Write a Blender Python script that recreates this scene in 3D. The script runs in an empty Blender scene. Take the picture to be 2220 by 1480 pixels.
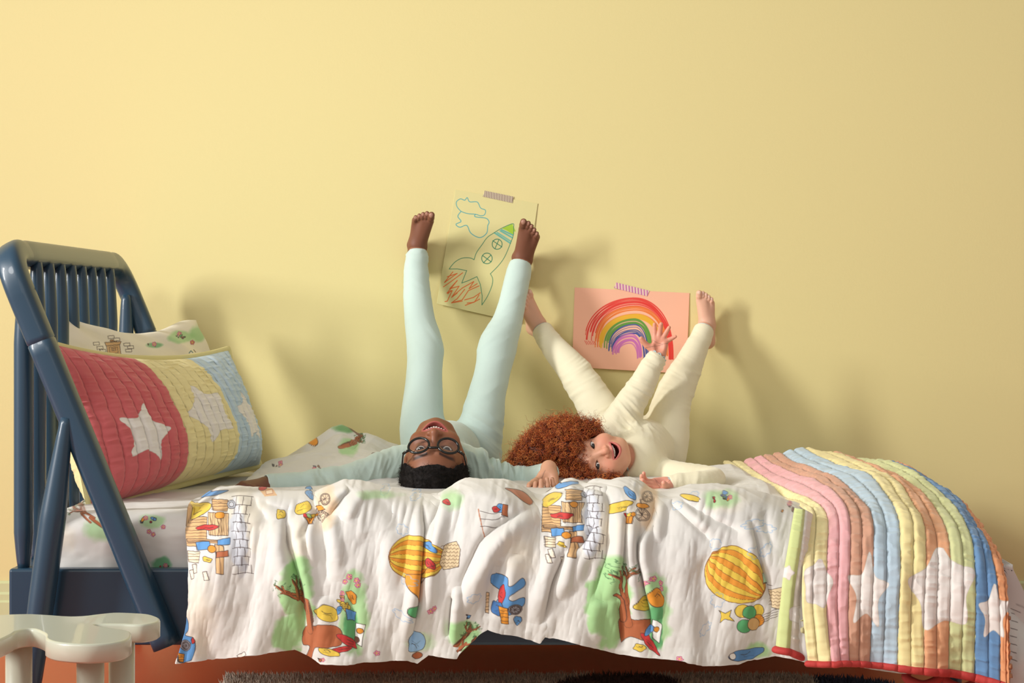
import bpy, bmesh, math, random
import numpy as np
from mathutils import Vector, Matrix
random.seed(7); RNG = np.random.default_rng(7)
SC = bpy.context.scene; COL = SC.collection
PI = math.pi
# ---- camera model, metres; camera at x 0, y 0, looks along +Y ----
F = 4420.0; CX = 1110.0; HY = 663.0; CZ = 0.86
WALL = 5.30
def P(px, py, Y):
    return np.array([(px-CX)*Y/F, Y, CZ-(py-HY)*Y/F])
def lin(c):
    c = np.asarray(c, dtype=float)/255.0
    return np.where(c <= 0.04045, c/12.92, ((c+0.055)/1.055)**2.4)
def hexc(h):
    return (int(h[0:2],16), int(h[2:4],16), int(h[4:6],16))

# ---------- materials ----------
def mat(name, col=(200,200,200), rough=0.6, bump=None, attr=False, sheen=0.0, sss=0.0, spec=0.5, var=None, coat=0.0, sssr=(1,.4,.25)):
    """bump = (scale, strength, distance) ; var = (scale, amount)"""
    m = bpy.data.materials.new(name); m.use_nodes = True
    nt = m.node_tree; b = nt.nodes['Principled BSDF']
    c = lin(col)
    b.inputs['Roughness'].default_value = rough
    b.inputs['Specular IOR Level'].default_value = spec
    b.inputs['Sheen Weight'].default_value = sheen
    b.inputs['Coat Weight'].default_value = coat
    if sss:
        b.inputs['Subsurface Weight'].default_value = sss
        b.inputs['Subsurface Radius'].default_value = sssr
        b.inputs['Subsurface Scale'].default_value = 0.006
    src = None
    if attr:
        a = nt.nodes.new('ShaderNodeAttribute'); a.attribute_name = 'Col'; src = a.outputs['Color']
    else:
        b.inputs['Base Color'].default_value = (c[0], c[1], c[2], 1)
    tc = nt.nodes.new('ShaderNodeTexCoord')
    if var:
        n = nt.nodes.new('ShaderNodeTexNoise'); n.inputs['Scale'].default_value = var[0]; n.inputs['Detail'].default_value = 4
        nt.links.new(tc.outputs['Object'], n.inputs['Vector'])
        mr = nt.nodes.new('ShaderNodeMapRange'); mr.inputs['To Min'].default_value = 1-var[1]; mr.inputs['To Max'].default_value = 1+var[1]*.3
        nt.links.new(n.outputs['Fac'], mr.inputs['Value'])
        mx = nt.nodes.new('ShaderNodeMix'); mx.data_type = 'RGBA'; mx.blend_type = 'MULTIPLY'; mx.inputs[0].default_value = 1
        if src: nt.links.new(src, mx.inputs[6])
        else: mx.inputs[6].default_value = (c[0], c[1], c[2], 1)
        cb = nt.nodes.new('ShaderNodeCombineColor')
        for i in range(3): nt.links.new(mr.outputs['Result'], cb.inputs[i])
        nt.links.new(cb.outputs['Color'], mx.inputs[7]); src = mx.outputs[2]
    if src: nt.links.new(src, b.inputs['Base Color'])
    if bump:
        n = nt.nodes.new('ShaderNodeTexNoise'); n.inputs['Scale'].default_value = bump[0]; n.inputs['Detail'].default_value = 3
        nt.links.new(tc.outputs['Object'], n.inputs['Vector'])
        bp = nt.nodes.new('ShaderNodeBump'); bp.inputs['Strength'].default_value = bump[1]; bp.inputs['Distance'].default_value = bump[2]
        nt.links.new(n.outputs['Fac'], bp.inputs['Height']); nt.links.new(bp.outputs['Normal'], b.inputs['Normal'])
    return m

# ---------- mesh linking ----------
def mesh_np(name, V, Fa, material, parent=None, colors=None, smooth=True):
    """V (N,3), Fa (M,k) array or list of such arrays"""
    if not isinstance(Fa, (list, tuple)): Fa = [Fa]
    Fa = [np.asarray(f, dtype=np.int32) for f in Fa if len(f)]
    me = bpy.data.meshes.new(name)
    V = np.asarray(V, dtype=np.float32)
    me.vertices.add(len(V)); me.vertices.foreach_set('co', V.ravel())
    loops = np.concatenate([f.ravel() for f in Fa])
    tot = np.concatenate([np.full(len(f), f.shape[1], dtype=np.int32) for f in Fa])
    st = np.concatenate([[0], np.cumsum(tot)[:-1]]).astype(np.int32)
    me.loops.add(len(loops)); me.loops.foreach_set('vertex_index', loops)
    me.polygons.add(len(tot)); me.polygons.foreach_set('loop_start', st)
    me.polygons.foreach_set('use_smooth', np.full(len(tot), smooth))
    if colors is not None:
        at = me.color_attributes.new('Col', 'FLOAT_COLOR', 'POINT')
        c = np.ones((len(V),4), dtype=np.float32); c[:, :3] = lin(np.asarray(colors))
        at.data.foreach_set('color', c.ravel())
    me.update(calc_edges=True); me.validate()
    me.materials.append(material)
    o = bpy.data.objects.new(name, me); COL.objects.link(o)
    if parent is not None: adopt(o, parent)
    return o
def adopt(o, parent):
    o.parent = parent
    bpy.context.view_layer.update()
    o.matrix_parent_inverse = parent.matrix_world.inverted()
def empty(name, loc, label, cat, group=None):
    o = bpy.data.objects.new(name, None); COL.objects.link(o); o.location = tuple(loc)
    o.empty_display_size = .05
    return tag(o, label, cat, group)
def tag(o, label=None, cat=None, group=None, kind=None):
    if label: o['label'] = label
    if cat: o['category'] = cat
    if group: o['group'] = group
    if kind: o['kind'] = kind
    return o
def gridF(nr, nc, off=0, flip=False):
    i = np.arange(nr-1)[:,None]*nc + np.arange(nc-1)[None,:]
    i = i.ravel()+off
    f = np.stack([i, i+1, i+nc+1, i+nc], 1)
    return f[:, ::-1] if flip else f
class MB:
    """collects several shapes into one mesh"""
    def __init__(s): s.V=[]; s.F={3:[],4:[]}; s.n=0; s.C=[]
    def add(s, V, Fa, col=None):
        V=np.asarray(V,dtype=float)
        if not isinstance(Fa,(list,tuple)): Fa=[Fa]
        for f in Fa:
            f=np.asarray(f)
            if len(f): s.F[f.shape[1]].append(f+s.n)
        s.V.append(V); s.n+=len(V)
        s.C.append(np.tile(np.asarray(col if col is not None else (200,200,200),dtype=float),(len(V),1)) if (col is None or np.ndim(col)==1) else np.asarray(col,dtype=float))
    def build(s,name,material,parent=None,color=False,smooth=True):
        fs=[np.concatenate(s.F[k]) for k in (3,4) if s.F[k]]
        return mesh_np(name,np.concatenate(s.V),fs,material,parent,np.concatenate(s.C) if color else None,smooth)
def catmull(pts, n, closed=False):
    pts=np.asarray(pts,dtype=float); m=len(pts)
    seg=m if closed else m-1
    t=np.linspace(0,seg,n,endpoint=not closed); i=np.minimum(t.astype(int),seg-1); u=(t-i)[:,None]
    g=(lambda k: pts[k%m]) if closed else (lambda k: pts[np.clip(k,0,m-1)])
    p0,p1,p2,p3=g(i-1),g(i),g(i+1),g(i+2)
    return .5*((2*p1)+(-p0+p2)*u+(2*p0-5*p1+4*p2-p3)*u*u+(-p0+3*p1-3*p2+p3)*u**3)
def sweep(path, rad, ns=12, sq=1.0, cap=True, ref=(0,1,0), asp=1.0):
    """tube round a path; rad per point; sq>1 makes it a rounded square"""
    path=np.asarray(path,float); n=len(path); rad=np.broadcast_to(np.asarray(rad,float),(n,))
    T=np.gradient(path,axis=0); T/=np.linalg.norm(T,axis=1)[:,None]+1e-12
    N=np.zeros_like(T); r=np.asarray(ref,float)
    a=np.cross(T[0],r)
    if np.linalg.norm(a)<1e-3: a=np.cross(T[0],(0.3,.5,.8))
    N[0]=a/np.linalg.norm(a)
    for i in range(1,n):
        v=N[i-1]-T[i]*np.dot(N[i-1],T[i]); N[i]=v/(np.linalg.norm(v)+1e-12)
    B=np.cross(T,N)
    th=np.linspace(0,2*PI,ns,endpoint=False)
    c,s=np.cos(th),np.sin(th)
    c=np.sign(c)*np.abs(c)**(1/sq); s=np.sign(s)*np.abs(s)**(1/sq)*asp
    V=path[:,None]+rad[:,None,None]*(c[None,:,None]*N[:,None]+s[None,:,None]*B[:,None])
    V=V.reshape(-1,3)
    i=np.arange(n-1)[:,None]*ns; j=np.arange(ns)[None]; k=(j+1)%ns
    Fq=np.stack([(i+j).ravel(),(i+k).ravel(),(i+ns+k).ravel(),(i+ns+j).ravel()],1)
    out=[Fq]
    if cap:
        V=np.concatenate([V,path[:1],path[-1:]]); a=n*ns; b=a+1
        j=j.ravel();k=k.ravel()
        out.append(np.concatenate([np.stack([k,j,np.full(ns,a)],1),np.stack([j+(n-1)*ns,k+(n-1)*ns,np.full(ns,b)],1)]))
    return V,out
def bbox_mesh(lo,hi,bev=0.004,seg=2):
    bm=bmesh.new(); bmesh.ops.create_cube(bm,size=1)
    for v in bm.verts: v.co=Vector([(lo[k]+hi[k])/2+v.co[k]*(hi[k]-lo[k]) for k in range(3)])
    if bev: bmesh.ops.bevel(bm,geom=bm.edges[:],offset=bev,segments=seg,affect='EDGES',profile=.5)
    return bm
def obj_bm(name,bm,m,parent=None,smooth=False):
    me=bpy.data.meshes.new(name); bm.normal_update(); bm.to_mesh(me); bm.free(); me.materials.append(m)
    if smooth:
        for p in me.polygons: p.use_smooth=True
    o=bpy.data.objects.new(name,me); COL.objects.link(o)
    if parent is not None: adopt(o,parent)
    return o
# ---------- noise ----------
_T=RNG.random((256,256))
def vn(x,y,seed=0):
    x=np.asarray(x,float)+seed*17.3; y=np.asarray(y,float)+seed*31.7
    xi=np.floor(x).astype(int); yi=np.floor(y).astype(int); fx=x-xi; fy=y-yi
    fx=fx*fx*(3-2*fx); fy=fy*fy*(3-2*fy)
    a=_T[xi&255,yi&255];b=_T[(xi+1)&255,yi&255];c=_T[xi&255,(yi+1)&255];d=_T[(xi+1)&255,(yi+1)&255]
    return (a*(1-fx)+b*fx)*(1-fy)+(c*(1-fx)+d*fx)*fy-.5
def fbm(x,y,seed=0,o=4):
    r=0;a=1
    for k in range(o): r=r+a*vn(x*2**k,y*2**k,seed+k*3); a*=.5
    return r
def vn3(p,s,seed=0):
    return (vn(p[:,0]*s,p[:,1]*s+p[:,2]*s*.37,seed)+vn(p[:,1]*s,p[:,2]*s+p[:,0]*s*.41,seed+5)+vn(p[:,2]*s,p[:,0]*s-p[:,1]*s*.33,seed+9))/1.5
# ---------- implicit surfaces ----------
def smin(a,b,k):
    if k<=0: return np.minimum(a,b)
    h=np.maximum(k-np.abs(a-b),0)/k
    return np.minimum(a,b)-h*h*k*.25
def smax(a,b,k): return -smin(-a,-b,k)
def cap(p,a,b,ra,rb=None):
    rb=ra if rb is None else rb
    a=np.asarray(a,np.float32);b=np.asarray(b,np.float32); ba=b-a; pa=p-a
    h=np.clip(pa@ba/max(float(ba@ba),1e-9),0,1)
    return np.sqrt(((pa-h[:,None]*ba)**2).sum(1))-(ra+(rb-ra)*h)
def ell(p,c,r,R=None):
    q=p-np.asarray(c,np.float32)
    if R is not None: q=q@np.asarray(R,np.float32)
    r=np.asarray(r,np.float32)
    k0=np.sqrt(((q/r)**2).sum(1)); k1=np.sqrt(((q/(r*r))**2).sum(1))+1e-9
    return k0*(k0-1)/k1
def sph(p,c,r): return np.sqrt(((p-np.asarray(c,np.float32))**2).sum(1))-r
def chain(p,pts,k=.01):
    """pts: list of (xyz, r)"""
    q=np.array([[*a,r] for a,r in pts]); q=catmull(q,(len(q)-1)*4+1); d=None
    for u,v in zip(q[:-1],q[1:]):
        e=cap(p,u[:3],v[:3],u[3]+.0022,v[3]+.0022); d=e if d is None else smin(d,e,.003)
    return d
def polygonize(f,lo,hi,h,margin=0.0):
    lo=np.asarray(lo,float);hi=np.asarray(hi,float)
    nb=np.ceil((hi-lo)/(4*h)).astype(int); n=nb*4
    g=[lo[k]+(np.arange(nb[k])*4+1.5)*h for k in range(3)]
    C=np.stack(np.meshgrid(*g,indexing='ij'),-1).reshape(-1,3).astype(np.float32)
    dc=np.concatenate([f(c) for c in np.array_split(C,max(1,len(C)//400000))]).reshape(nb).astype(np.float32)
    D=dc.repeat(4,0).repeat(4,1).repeat(4,2)
    near=np.argwhere(np.abs(dc)<4*h*1.25+margin)
    o=np.stack(np.meshgrid(*[np.arange(4)]*3,indexing='ij'),-1).reshape(-1,3)
    for ch in np.array_split(near,max(1,len(near)//6000)):
        idx=(ch[:,None]*4+o[None]).reshape(-1,3)
        D[idx[:,0],idx[:,1],idx[:,2]]=f((lo+idx*h).astype(np.float32))
    S=D<0
    m=np.zeros(n-1,np.int8)
    for dx in (0,1):
        for dy in (0,1):
            for dz in (0,1): m+=S[dx:n[0]-1+dx,dy:n[1]-1+dy,dz:n[2]-1+dz]
    act=np.argwhere((m>0)&(m<8)); vid=np.full(n-1,-1,np.int64); vid[act[:,0],act[:,1],act[:,2]]=np.arange(len(act))
    acc=np.zeros((len(act),3)); cnt=np.zeros(len(act))
    cor=[(dx,dy,dz) for dx in (0,1) for dy in (0,1) for dz in (0,1)]
    for a in cor:
        for ax in range(3):
            if a[ax]==0:
                b=list(a); b[ax]=1
                A=act+np.array(a);B=act+np.array(b)
                da=D[A[:,0],A[:,1],A[:,2]];db=D[B[:,0],B[:,1],B[:,2]]
                x=(da<0)!=(db<0); t=np.where(x,da/np.where(x,da-db,1),0)
                pt=np.tile(np.array(a,float),(len(act),1)); pt[:,ax]+=t
                acc[x]+=pt[x]; cnt[x]+=1
    V=lo+(act+acc/cnt[:,None])*h
    Fs=[]
    for ax in range(3):
        sl=[slice(0,n[0]),slice(0,n[1]),slice(0,n[2])]; s0=list(sl);s1=list(sl)
        s0[ax]=slice(0,n[ax]-1);s1[ax]=slice(1,n[ax])
        e=np.argwhere(S[tuple(s0)]!=S[tuple(s1)])
        o1,o2=[k for k in range(3) if k!=ax]
        e=e[(e[:,o1]>0)&(e[:,o2]>0)&(e[:,o1]<n[o1]-1)&(e[:,o2]<n[o2]-1)]
        def cell(d1,d2):
            c=e.copy(); c[:,o1]-=d1; c[:,o2]-=d2; return vid[c[:,0],c[:,1],c[:,2]]
        q=np.stack([cell(1,1),cell(0,1),cell(0,0),cell(1,0)],1)
        ins=S[e[:,0],e[:,1],e[:,2]]
        if ax==1: ins=~ins
        q[~ins]=q[~ins][:,::-1]
        Fs.append(q)
    Fq=np.concatenate(Fs); Fq=Fq[(Fq>=0).all(1)]
    return V,Fq
def vnormals(V,Fq):
    a=V[Fq[:,2]]-V[Fq[:,0]];b=V[Fq[:,3]]-V[Fq[:,1]]; n=np.cross(a,b); N=np.zeros_like(V)
    for k in range(4):
        for c in range(3): N[:,c]+=np.bincount(Fq[:,k],n[:,c],len(V))
    return N/(np.linalg.norm(N,axis=1)[:,None]+1e-12)
def relax(V,Fq,it=2,lam=.5):
    a=np.concatenate([Fq[:,k] for k in range(4)]); b=np.concatenate([Fq[:,(k+1)%4] for k in range(4)])
    i=np.concatenate([a,b]);j=np.concatenate([b,a]); c=np.bincount(i,minlength=len(V)).astype(float); c[c==0]=1
    for _ in range(it):
        M=np.stack([np.bincount(i,V[j,k],len(V)) for k in range(3)],1)/c[:,None]
        V=V+lam*(M-V)
    return V
# ---------- painting a cloth or paper pattern (base colour only) ----------
class Paint:
    def __init__(s,x,y,base):
        s.x=np.asarray(x,float).ravel(); s.y=np.asarray(y,float).ravel(); s.c=np.tile(np.asarray(base,float),(len(s.x),1))
        s.ord=None
    def box(s,x0,x1,y0,y1): return np.nonzero((s.x>=x0)&(s.x<=x1)&(s.y>=y0)&(s.y<=y1))[0]
    def _put(s,i,a,col):
        a=np.clip(a,0,1)[:,None]; s.c[i]=s.c[i]*(1-a)+np.asarray(col,float)*a
    def poly(s,pts,col,a=1.0,smooth=0,line=None,lw=1.1):
        pts=np.asarray(pts,float)
        if smooth: pts=catmull(pts,smooth,True)
        i=s.box(pts[:,0].min(),pts[:,0].max(),pts[:,1].min(),pts[:,1].max())
        if len(i):
            x,y=s.x[i],s.y[i]; ins=np.zeros(len(i),bool); n=len(pts)
            for k in range(n):
                x1,y1=pts[k];x2,y2=pts[(k+1)%n]
                if y1==y2: continue
                ins^=((y1>y)!=(y2>y))&(x<(x2-x1)*(y-y1)/(y2-y1)+x1)
            s._put(i[ins],np.full(ins.sum(),a),col)
        if line is not None: s.stroke(np.concatenate([pts,pts[:1]]),lw,line)
    def stroke(s,pts,w,col,a=1.0,smooth=0):
        pts=np.asarray(pts,float)
        if smooth: pts=catmull(pts,smooth)
        i=s.box(pts[:,0].min()-w-2,pts[:,0].max()+w+2,pts[:,1].min()-w-2,pts[:,1].max()+w+2)
        if not len(i): return
        x,y=s.x[i],s.y[i]; d=np.full(len(i),1e9)
        for k in range(len(pts)-1):
            ax,ay=pts[k];bx,by=pts[k+1]; L=(bx-ax)**2+(by-ay)**2+1e-9
            t=np.clip(((x-ax)*(bx-ax)+(y-ay)*(by-ay))/L,0,1)
            d=np.minimum(d,(x-ax-t*(bx-ax))**2+(y-ay-t*(by-ay))**2)
        d=np.sqrt(d); al=np.clip((w*.5+.45-d)/.9,0,1)*a; k=al>0
        s._put(i[k],al[k],col)
    def disc(s,cx,cy,rx,ry=None,col=(0,0,0),a=1.0,rot=0,line=None,lw=1.1):
        ry=rx if ry is None else ry; t=np.linspace(0,2*PI,26)[:-1]; c,sn=math.cos(rot),math.sin(rot)
        X=rx*np.cos(t);Y=ry*np.sin(t)
        s.poly(np.stack([cx+X*c-Y*sn,cy+X*sn+Y*c],1),col,a,line=line,lw=lw)
    def wash(s,cx,cy,rx,ry,col,a=.8,edge=.25,seed=0):
        i=s.box(cx-rx*1.4,cx+rx*1.4,cy-ry*1.4,cy+ry*1.4)
        if not len(i): return
        x,y=s.x[i],s.y[i]; d=np.sqrt(((x-cx)/rx)**2+((y-cy)/ry)**2)+.35*fbm(x/22.,y/22.,seed,3)
        al=np.clip((1-d)/edge,0,1)*a; k=al>0; s._put(i[k],al[k],col)
# ================= camera, light, room =================
cam=bpy.data.cameras.new('camera'); co=bpy.data.objects.new('camera',cam); COL.objects.link(co)
co.location=(0,0,CZ); co.rotation_euler=(PI/2,0,0)
cam.sensor_width=36; cam.sensor_fit='HORIZONTAL'; cam.lens=F*36/2220; cam.shift_y=-(740-HY)/2220; cam.clip_start=.1; cam.clip_end=60
SC.camera=co
SC.view_settings.view_transform='Standard'; SC.view_settings.look='None'; SC.view_settings.gamma=1; SC.view_settings.use_curve_mapping=False
SC.view_settings.exposure=0.0
w=bpy.data.worlds.new('world'); SC.world=w; w.use_nodes=True
w.node_tree.nodes['Background'].inputs[0].default_value=(1.0,.945,.86,1); w.node_tree.nodes['Background'].inputs[1].default_value=0.46
def lamp(name,kind,loc,aim,power,color,**kw):
    l=bpy.data.lights.new(name,kind); l.energy=power; l.color=color
    for k,v in kw.items(): setattr(l,k,v)
    o=bpy.data.objects.new(name,l); COL.objects.link(o); o.location=loc
    o.rotation_euler=(Vector(aim)-Vector(loc)).to_track_quat('-Z','Y').to_euler(); return o
lamp('key_lamp','AREA',(-6.8,1.3,3.2),(0.35,5.2,.60),142,(1.0,.985,.96),shape='RECTANGLE',size=.58,size_y=2.9,spread=math.radians(90))
lamp('second_lamp','SPOT',(-3.0,1.5,3.1),(0.45,5.2,.6),255,(1.0,.985,.965),shadow_soft_size=.55,spot_size=math.radians(44),spot_blend=.8)
lamp('fill_lamp','AREA',(-.6,-.4,2.2),(0.1,5.0,.6),16,(1.0,.97,.94),shape='RECTANGLE',size=2.6,size_y=1.8)

M_wall=mat('wall_paint',(228,215,153),.75,bump=(170,.12,.002),var=(1.3,.02))
M_floor=mat('orange_floor',(196,84,48),.45,bump=(40,.1,.002),var=(3,.1))
M_base=mat('skirting_paint',(206,210,160),.5)
bm=bbox_mesh((-3.2,WALL,0),(3.2,WALL+.1,2.9),0); tag(obj_bm('wall_back',bm,M_wall),kind='structure')
bm=bbox_mesh((-3.2,1.2,-.05),(3.2,WALL+.1,0),0); tag(obj_bm('floor',bm,M_floor),kind='structure')
# skirting with a stepped top
prof=[(0,0),(-.018,0),(-.018,.092),(-.013,.097),(-.013,.112),(-.008,.118),(-.008,.140),(0,.146)]
mb=MB(); V=[]
for x in (-3.2,3.2): V+=[(x,WALL-.0005+a,b) for a,b in prof]
n=len(prof); mb.add(V,[np.array([(i,i+1,i+1+n,i+n) for i in range(n-1)])])
tag(mb.build('baseboard_back',M_base,smooth=False),kind='structure')

# ================= bed =================
M_blue=mat('navy_paint',(35,64,85),.38,bump=(60,.05,.001),var=(6,.05),coat=.25)
BN,BF=4.03,5.19
bed=empty('bed',(0,4.6,0),'navy blue wooden bed with spindle headboard against the yellow wall','bed')
def bar_pts(Y): return [np.array([-.715,Y,.19]),np.array([-.86,Y,.575]),np.array([-1.0,Y,.962])]
path=[]
foot=P(362,1400,BN); up=np.array([-1.003,BN,.965])
d=(up-foot)/np.linalg.norm(up-foot)
def arc(c0,dirin,dirout,r,n=14):
    """fillet at corner c0"""
    a=c0-dirin*r; b=c0+dirout*r; t=np.linspace(0,1,n)[:,None]
    return (1-t)**2*a+2*t*(1-t)*c0+t*t*b
yv=np.array([0,1.0,0])
upF=np.array([-1.003,BF,.965]); footF=np.array([foot[0],BF,foot[2]])
p1=np.concatenate([np.linspace(foot,up-d*.192,30),np.linspace(up-d*.1905,up-d*.1895,3),np.linspace(up-d*.188,up-d*.09,12)]); p2=arc(up,d,yv,.09); p3=np.concatenate([[up+yv*.095,up+yv*.1292,up+yv*.1296,up+yv*.1304,up+yv*.1308],np.linspace(up+yv*.15,upF-yv*.15,20),[upF-yv*.1308,upF-yv*.1304,upF-yv*.1296,upF-yv*.1292,upF-yv*.095]]); p4=arc(upF,yv,-d,.09); p5=np.concatenate([np.linspace(upF-d*.095,upF-d*.188,12),np.linspace(upF-d*.1895,upF-d*.1905,3),np.linspace(upF-d*.192,footF,30)])
fr=np.concatenate([p1,p2,p3,p4,p5])
rad=np.full(len(fr),.0265)
for c_,ax_ in ((up-d*.19,d),(upF-d*.19,d),(up+yv*.13,yv),(upF-yv*.13,yv)): rad[np.linalg.norm(fr-c_,axis=1)<.0009]=.0250
V,Fs=sweep(fr,rad,ns=32,sq=1.55,ref=(0,1,.3))
mb=MB(); mb.add(V,Fs); mb.build('headboard_frame',M_blue,bed)
# spindles
zb=.335
def spindle(x0,y0,z0,x1,y1,z1,r=.0195,name='spindle'):
    t=np.linspace(0,1,40); p=np.array([x0,y0,z0])[None]*(1-t[:,None])+np.array([x1,y1,z1])[None]*t[:,None]
    rr=r*(.56+.44*np.clip(np.minimum(t/.13,(1-t)/.2),0,1)**.7*np.where(t<.5,1,1))
    V,Fs=sweep(p,rr,ns=20,ref=(0,1,0)); m=MB(); m.add(V,Fs); return m.build(name,M_blue,bed)
XS=-.982
for Y in [4.212+i*.1089 for i in range(8)]: spindle(XS,Y,zb,XS,Y,.95)
for Y in (4.075,5.157): spindle(XS+.006,Y,zb,XS+.006,Y,.888 if Y>5 else .9)
# turned brace of the near side and the far side
for Y in (4.012,5.20):
    a=P(146,905,4.02); b=P(50,1472,4.02); b[2]=0.0
    a=np.array([a[0],Y,a[2]]);b=np.array([b[0],Y,b[2]])
    t=np.linspace(0,1,50);p=a*(1-t[:,None])+b*t[:,None]; rr=np.interp(t,[0,.06,.3,.55,.8,1],[.011,.015,.0262,.0262,.0225,.017])
    V,Fs=sweep(p,rr,ns=24,ref=(0,1,0)); m=MB(); m.add(V,Fs); m.build('turned_leg',M_blue,bed)
def plank(name,lo,hi): return obj_bm(name,bbox_mesh(lo,hi,.006,3),M_blue,bed,smooth=False)
plank('side_rail',(-1.0,4.05,.186),(.94,4.082,.338)); plank('side_rail',(-1.0,5.15,.186),(.94,5.182,.338))
plank('end_rail',(-.999,4.082,.2),(-.955,5.15,.338)); plank('end_rail',(.895,4.082,.2),(.939,5.15,.338))
for Y in (4.09,5.12):
    V,Fs=sweep([(.88,Y,0),(.88,Y,.2)],[.018,.026],ns=20); m=MB(); m.add(V,Fs); m.build('leg',M_blue,bed)

# ================= print helpers (generic picnic-and-balloons print; no figures) =================
INK=(58,42,40); SKYL=(134,172,214); GRN=(160,206,140); DGRN=(84,164,104); TAN=(214,172,120); BRN=(176,98,58)
YEL=(228,196,74); ORG=(226,148,44); RED=(196,50,48); BLU=(92,150,208); PNK=(222,140,160); CRM=(240,226,196); GRY=(176,180,188)
def cloud(p,cx,cy,w,h,seed=0,rot=0):
    r=np.random.default_rng(seed); t=np.linspace(0,2*PI,120,endpoint=False)
    nl=7; rr=.72+.28*np.abs(np.sin(t*nl/2+r.random()*3)); X=w*rr*np.cos(t);Y=h*rr*np.sin(t)
    c,s=math.cos(rot),math.sin(rot); q=np.stack([cx+X*c-Y*s,cy+X*s+Y*c],1); p.stroke(np.concatenate([q,q[:1]]),1.0,SKYL,.85)
def flower(p,cx,cy,r=5,col=PNK):
    for k in range(5):
        a=k*2*PI/5+cx; p.disc(cx+math.cos(a)*r*.62,cy+math.sin(a)*r*.62,r*.42,col=col,line=(150,80,100),lw=.7)
    p.disc(cx,cy,r*.28,col=YEL)
def balloon(p,cx,cy,rx,ry,rot=0,n=8,tail=True):
    c,s=math.cos(rot),math.sin(rot)
    T=lambda X,Y:(cx+X*c-Y*s,cy+X*s+Y*c)
    # long axis = +X points to the basket
    t=np.linspace(0,2*PI,70,endpoint=False)
    X=rx*np.cos(t); Y=ry*np.sin(t)*(1-.16*np.cos(t))
    out=np.stack(T(X,Y),1); p.poly(out,ORG)
    for k in range(n):
        a=-1+2*k/n; b=-1+2*(k+1)/n
        if k%2==0:
            u=np.linspace(-1,1,24)
            e=ry*np.sqrt(np.clip(1-u*u,0,1))*(1-.16*u)
            q=np.concatenate([np.stack(T(rx*u,a*e),1),np.stack(T(rx*u,b*e),1)[::-1]]); p.poly(q,YEL)
        u=np.linspace(-1,1,30);e=ry*np.sqrt(np.clip(1-u*u,0,1))*(1-.16*u); p.stroke(np.stack(T(rx*u,b*e),1),.9,(120,70,30))
    p.stroke(np.concatenate([out,out[:1]]),1.2,(120,70,30))
def tree(p,x0,y0,x1,y1,s=1.0,seed=1):
    """trunk from (x0,y0) to (x1,y1), with branching twigs"""
    r=np.random.default_rng(seed)
    def br(x,y,a,L,w,dp):
        x2=x+L*math.cos(a);y2=y+L*math.sin(a); p.stroke([(x,y),((x+x2)/2+r.normal()*L*.06,(y+y2)/2+r.normal()*L*.06),(x2,y2)],w+1.4,(96,56,36),smooth=6); p.stroke([(x,y),(x2,y2)],w,BRN,smooth=0)
        if dp:
            for k in range(2+int(dp==2)): br(x+(x2-x)*(.6+.4*r.random()),y+(y2-y)*(.6+.4*r.random()),a+r.uniform(-.8,.8),L*r.uniform(.5,.75),w*.55,dp-1)
        else:
            for k in range(4):
                q=[(x2+r.normal()*5*s,y2+r.normal()*5*s)]
                for _ in range(4): q.append((q[-1][0]+r.normal()*3*s,q[-1][1]+r.normal()*3*s))
                p.stroke(q,.8,(70,110,70),smooth=14)
    a=math.atan2(y1-y0,x1-x0); br(x0,y0,a,math.hypot(x1-x0,y1-y0),13*s,3)
def planks(p,x0,x1,y0,y1,n,vert=True,col=TAN):
    p.poly([(x0,y0),(x1,y0+3),(x1-2,y1),(x0+2,y1-2)],col,line=INK,lw=1.2)
    for k in range(1,n):
        if vert: xx=x0+(x1-x0)*k/n; p.stroke([(xx,y0+1),(xx+1.2*math.sin(k*2.),(y0+y1)/2),(xx,y1)],1.0,(90,62,44))
        else: yy=y0+(y1-y0)*k/n; p.stroke([(x0,yy),((x0+x1)/2,yy+1.5*math.sin(k*2.)),(x1,yy)],1.0,(90,62,44))
def bricks(p,x0,x1,y0,y1,nx,ny,shade=True):
    if shade: p.wash((x0*2+x1)/3,(y0+y1)/2,(x1-x0)*.5,(y1-y0)*.5,(206,212,226),.75,.2,3)
    for j in range(ny+1):
        y=y0+(y1-y0)*j/ny; p.stroke([(x0+3*(j%2),y),((x0+x1)/2,y-2),(x1-4*(j%3),y+1)],1.0,INK,smooth=8)
        if j<ny:
            for i in range(1,nx+1):
                x=x0+(x1-x0)*(i-.5*(j%2))/(nx+.3); p.stroke([(x,y),(x-1,y+(y1-y0)/ny)],1.0,INK)
def wheel(p,cx,cy,r):
    for q,wd in ((r,1.2),(r*.82,.9)):
        t=np.linspace(0,2*PI,30); p.stroke(np.stack([cx+q*np.cos(t),cy+q*np.sin(t)],1),wd,INK)
    for k in range(8): a=k*PI/8*2; p.stroke([(cx,cy),(cx+r*.82*math.cos(a),cy+r*.82*math.sin(a))],.8,INK)
def blob(p,cx,cy,w,h,col,seed=0,rot=0,line=INK):
    r=np.random.default_rng(seed); t=np.linspace(0,2*PI,9,endpoint=False); rr=r.uniform(.72,1.15,9); X=w*rr*np.cos(t);Y=h*rr*np.sin(t); c,s=math.cos(rot),math.sin(rot)
    p.poly(np.stack([cx+X*c-Y*s,cy+X*s+Y*c],1),col,smooth=36,line=line,lw=1.0)
    if min(w,h)>5:
        dk=tuple(v*.72 for v in col)
        for k in range(3):
            x0=w*r.uniform(-.55,.0); y0=h*r.uniform(-.4,.4); q=[(x0,y0),(x0+w*.3,y0+h*r.uniform(-.25,.25)),(x0+w*.6,y0+h*r.uniform(-.2,.2))]
            p.stroke([(cx+a*c-b*s,cy+a*s+b*c) for a,b in q],1.0,dk if k else INK,smooth=8)
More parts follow.
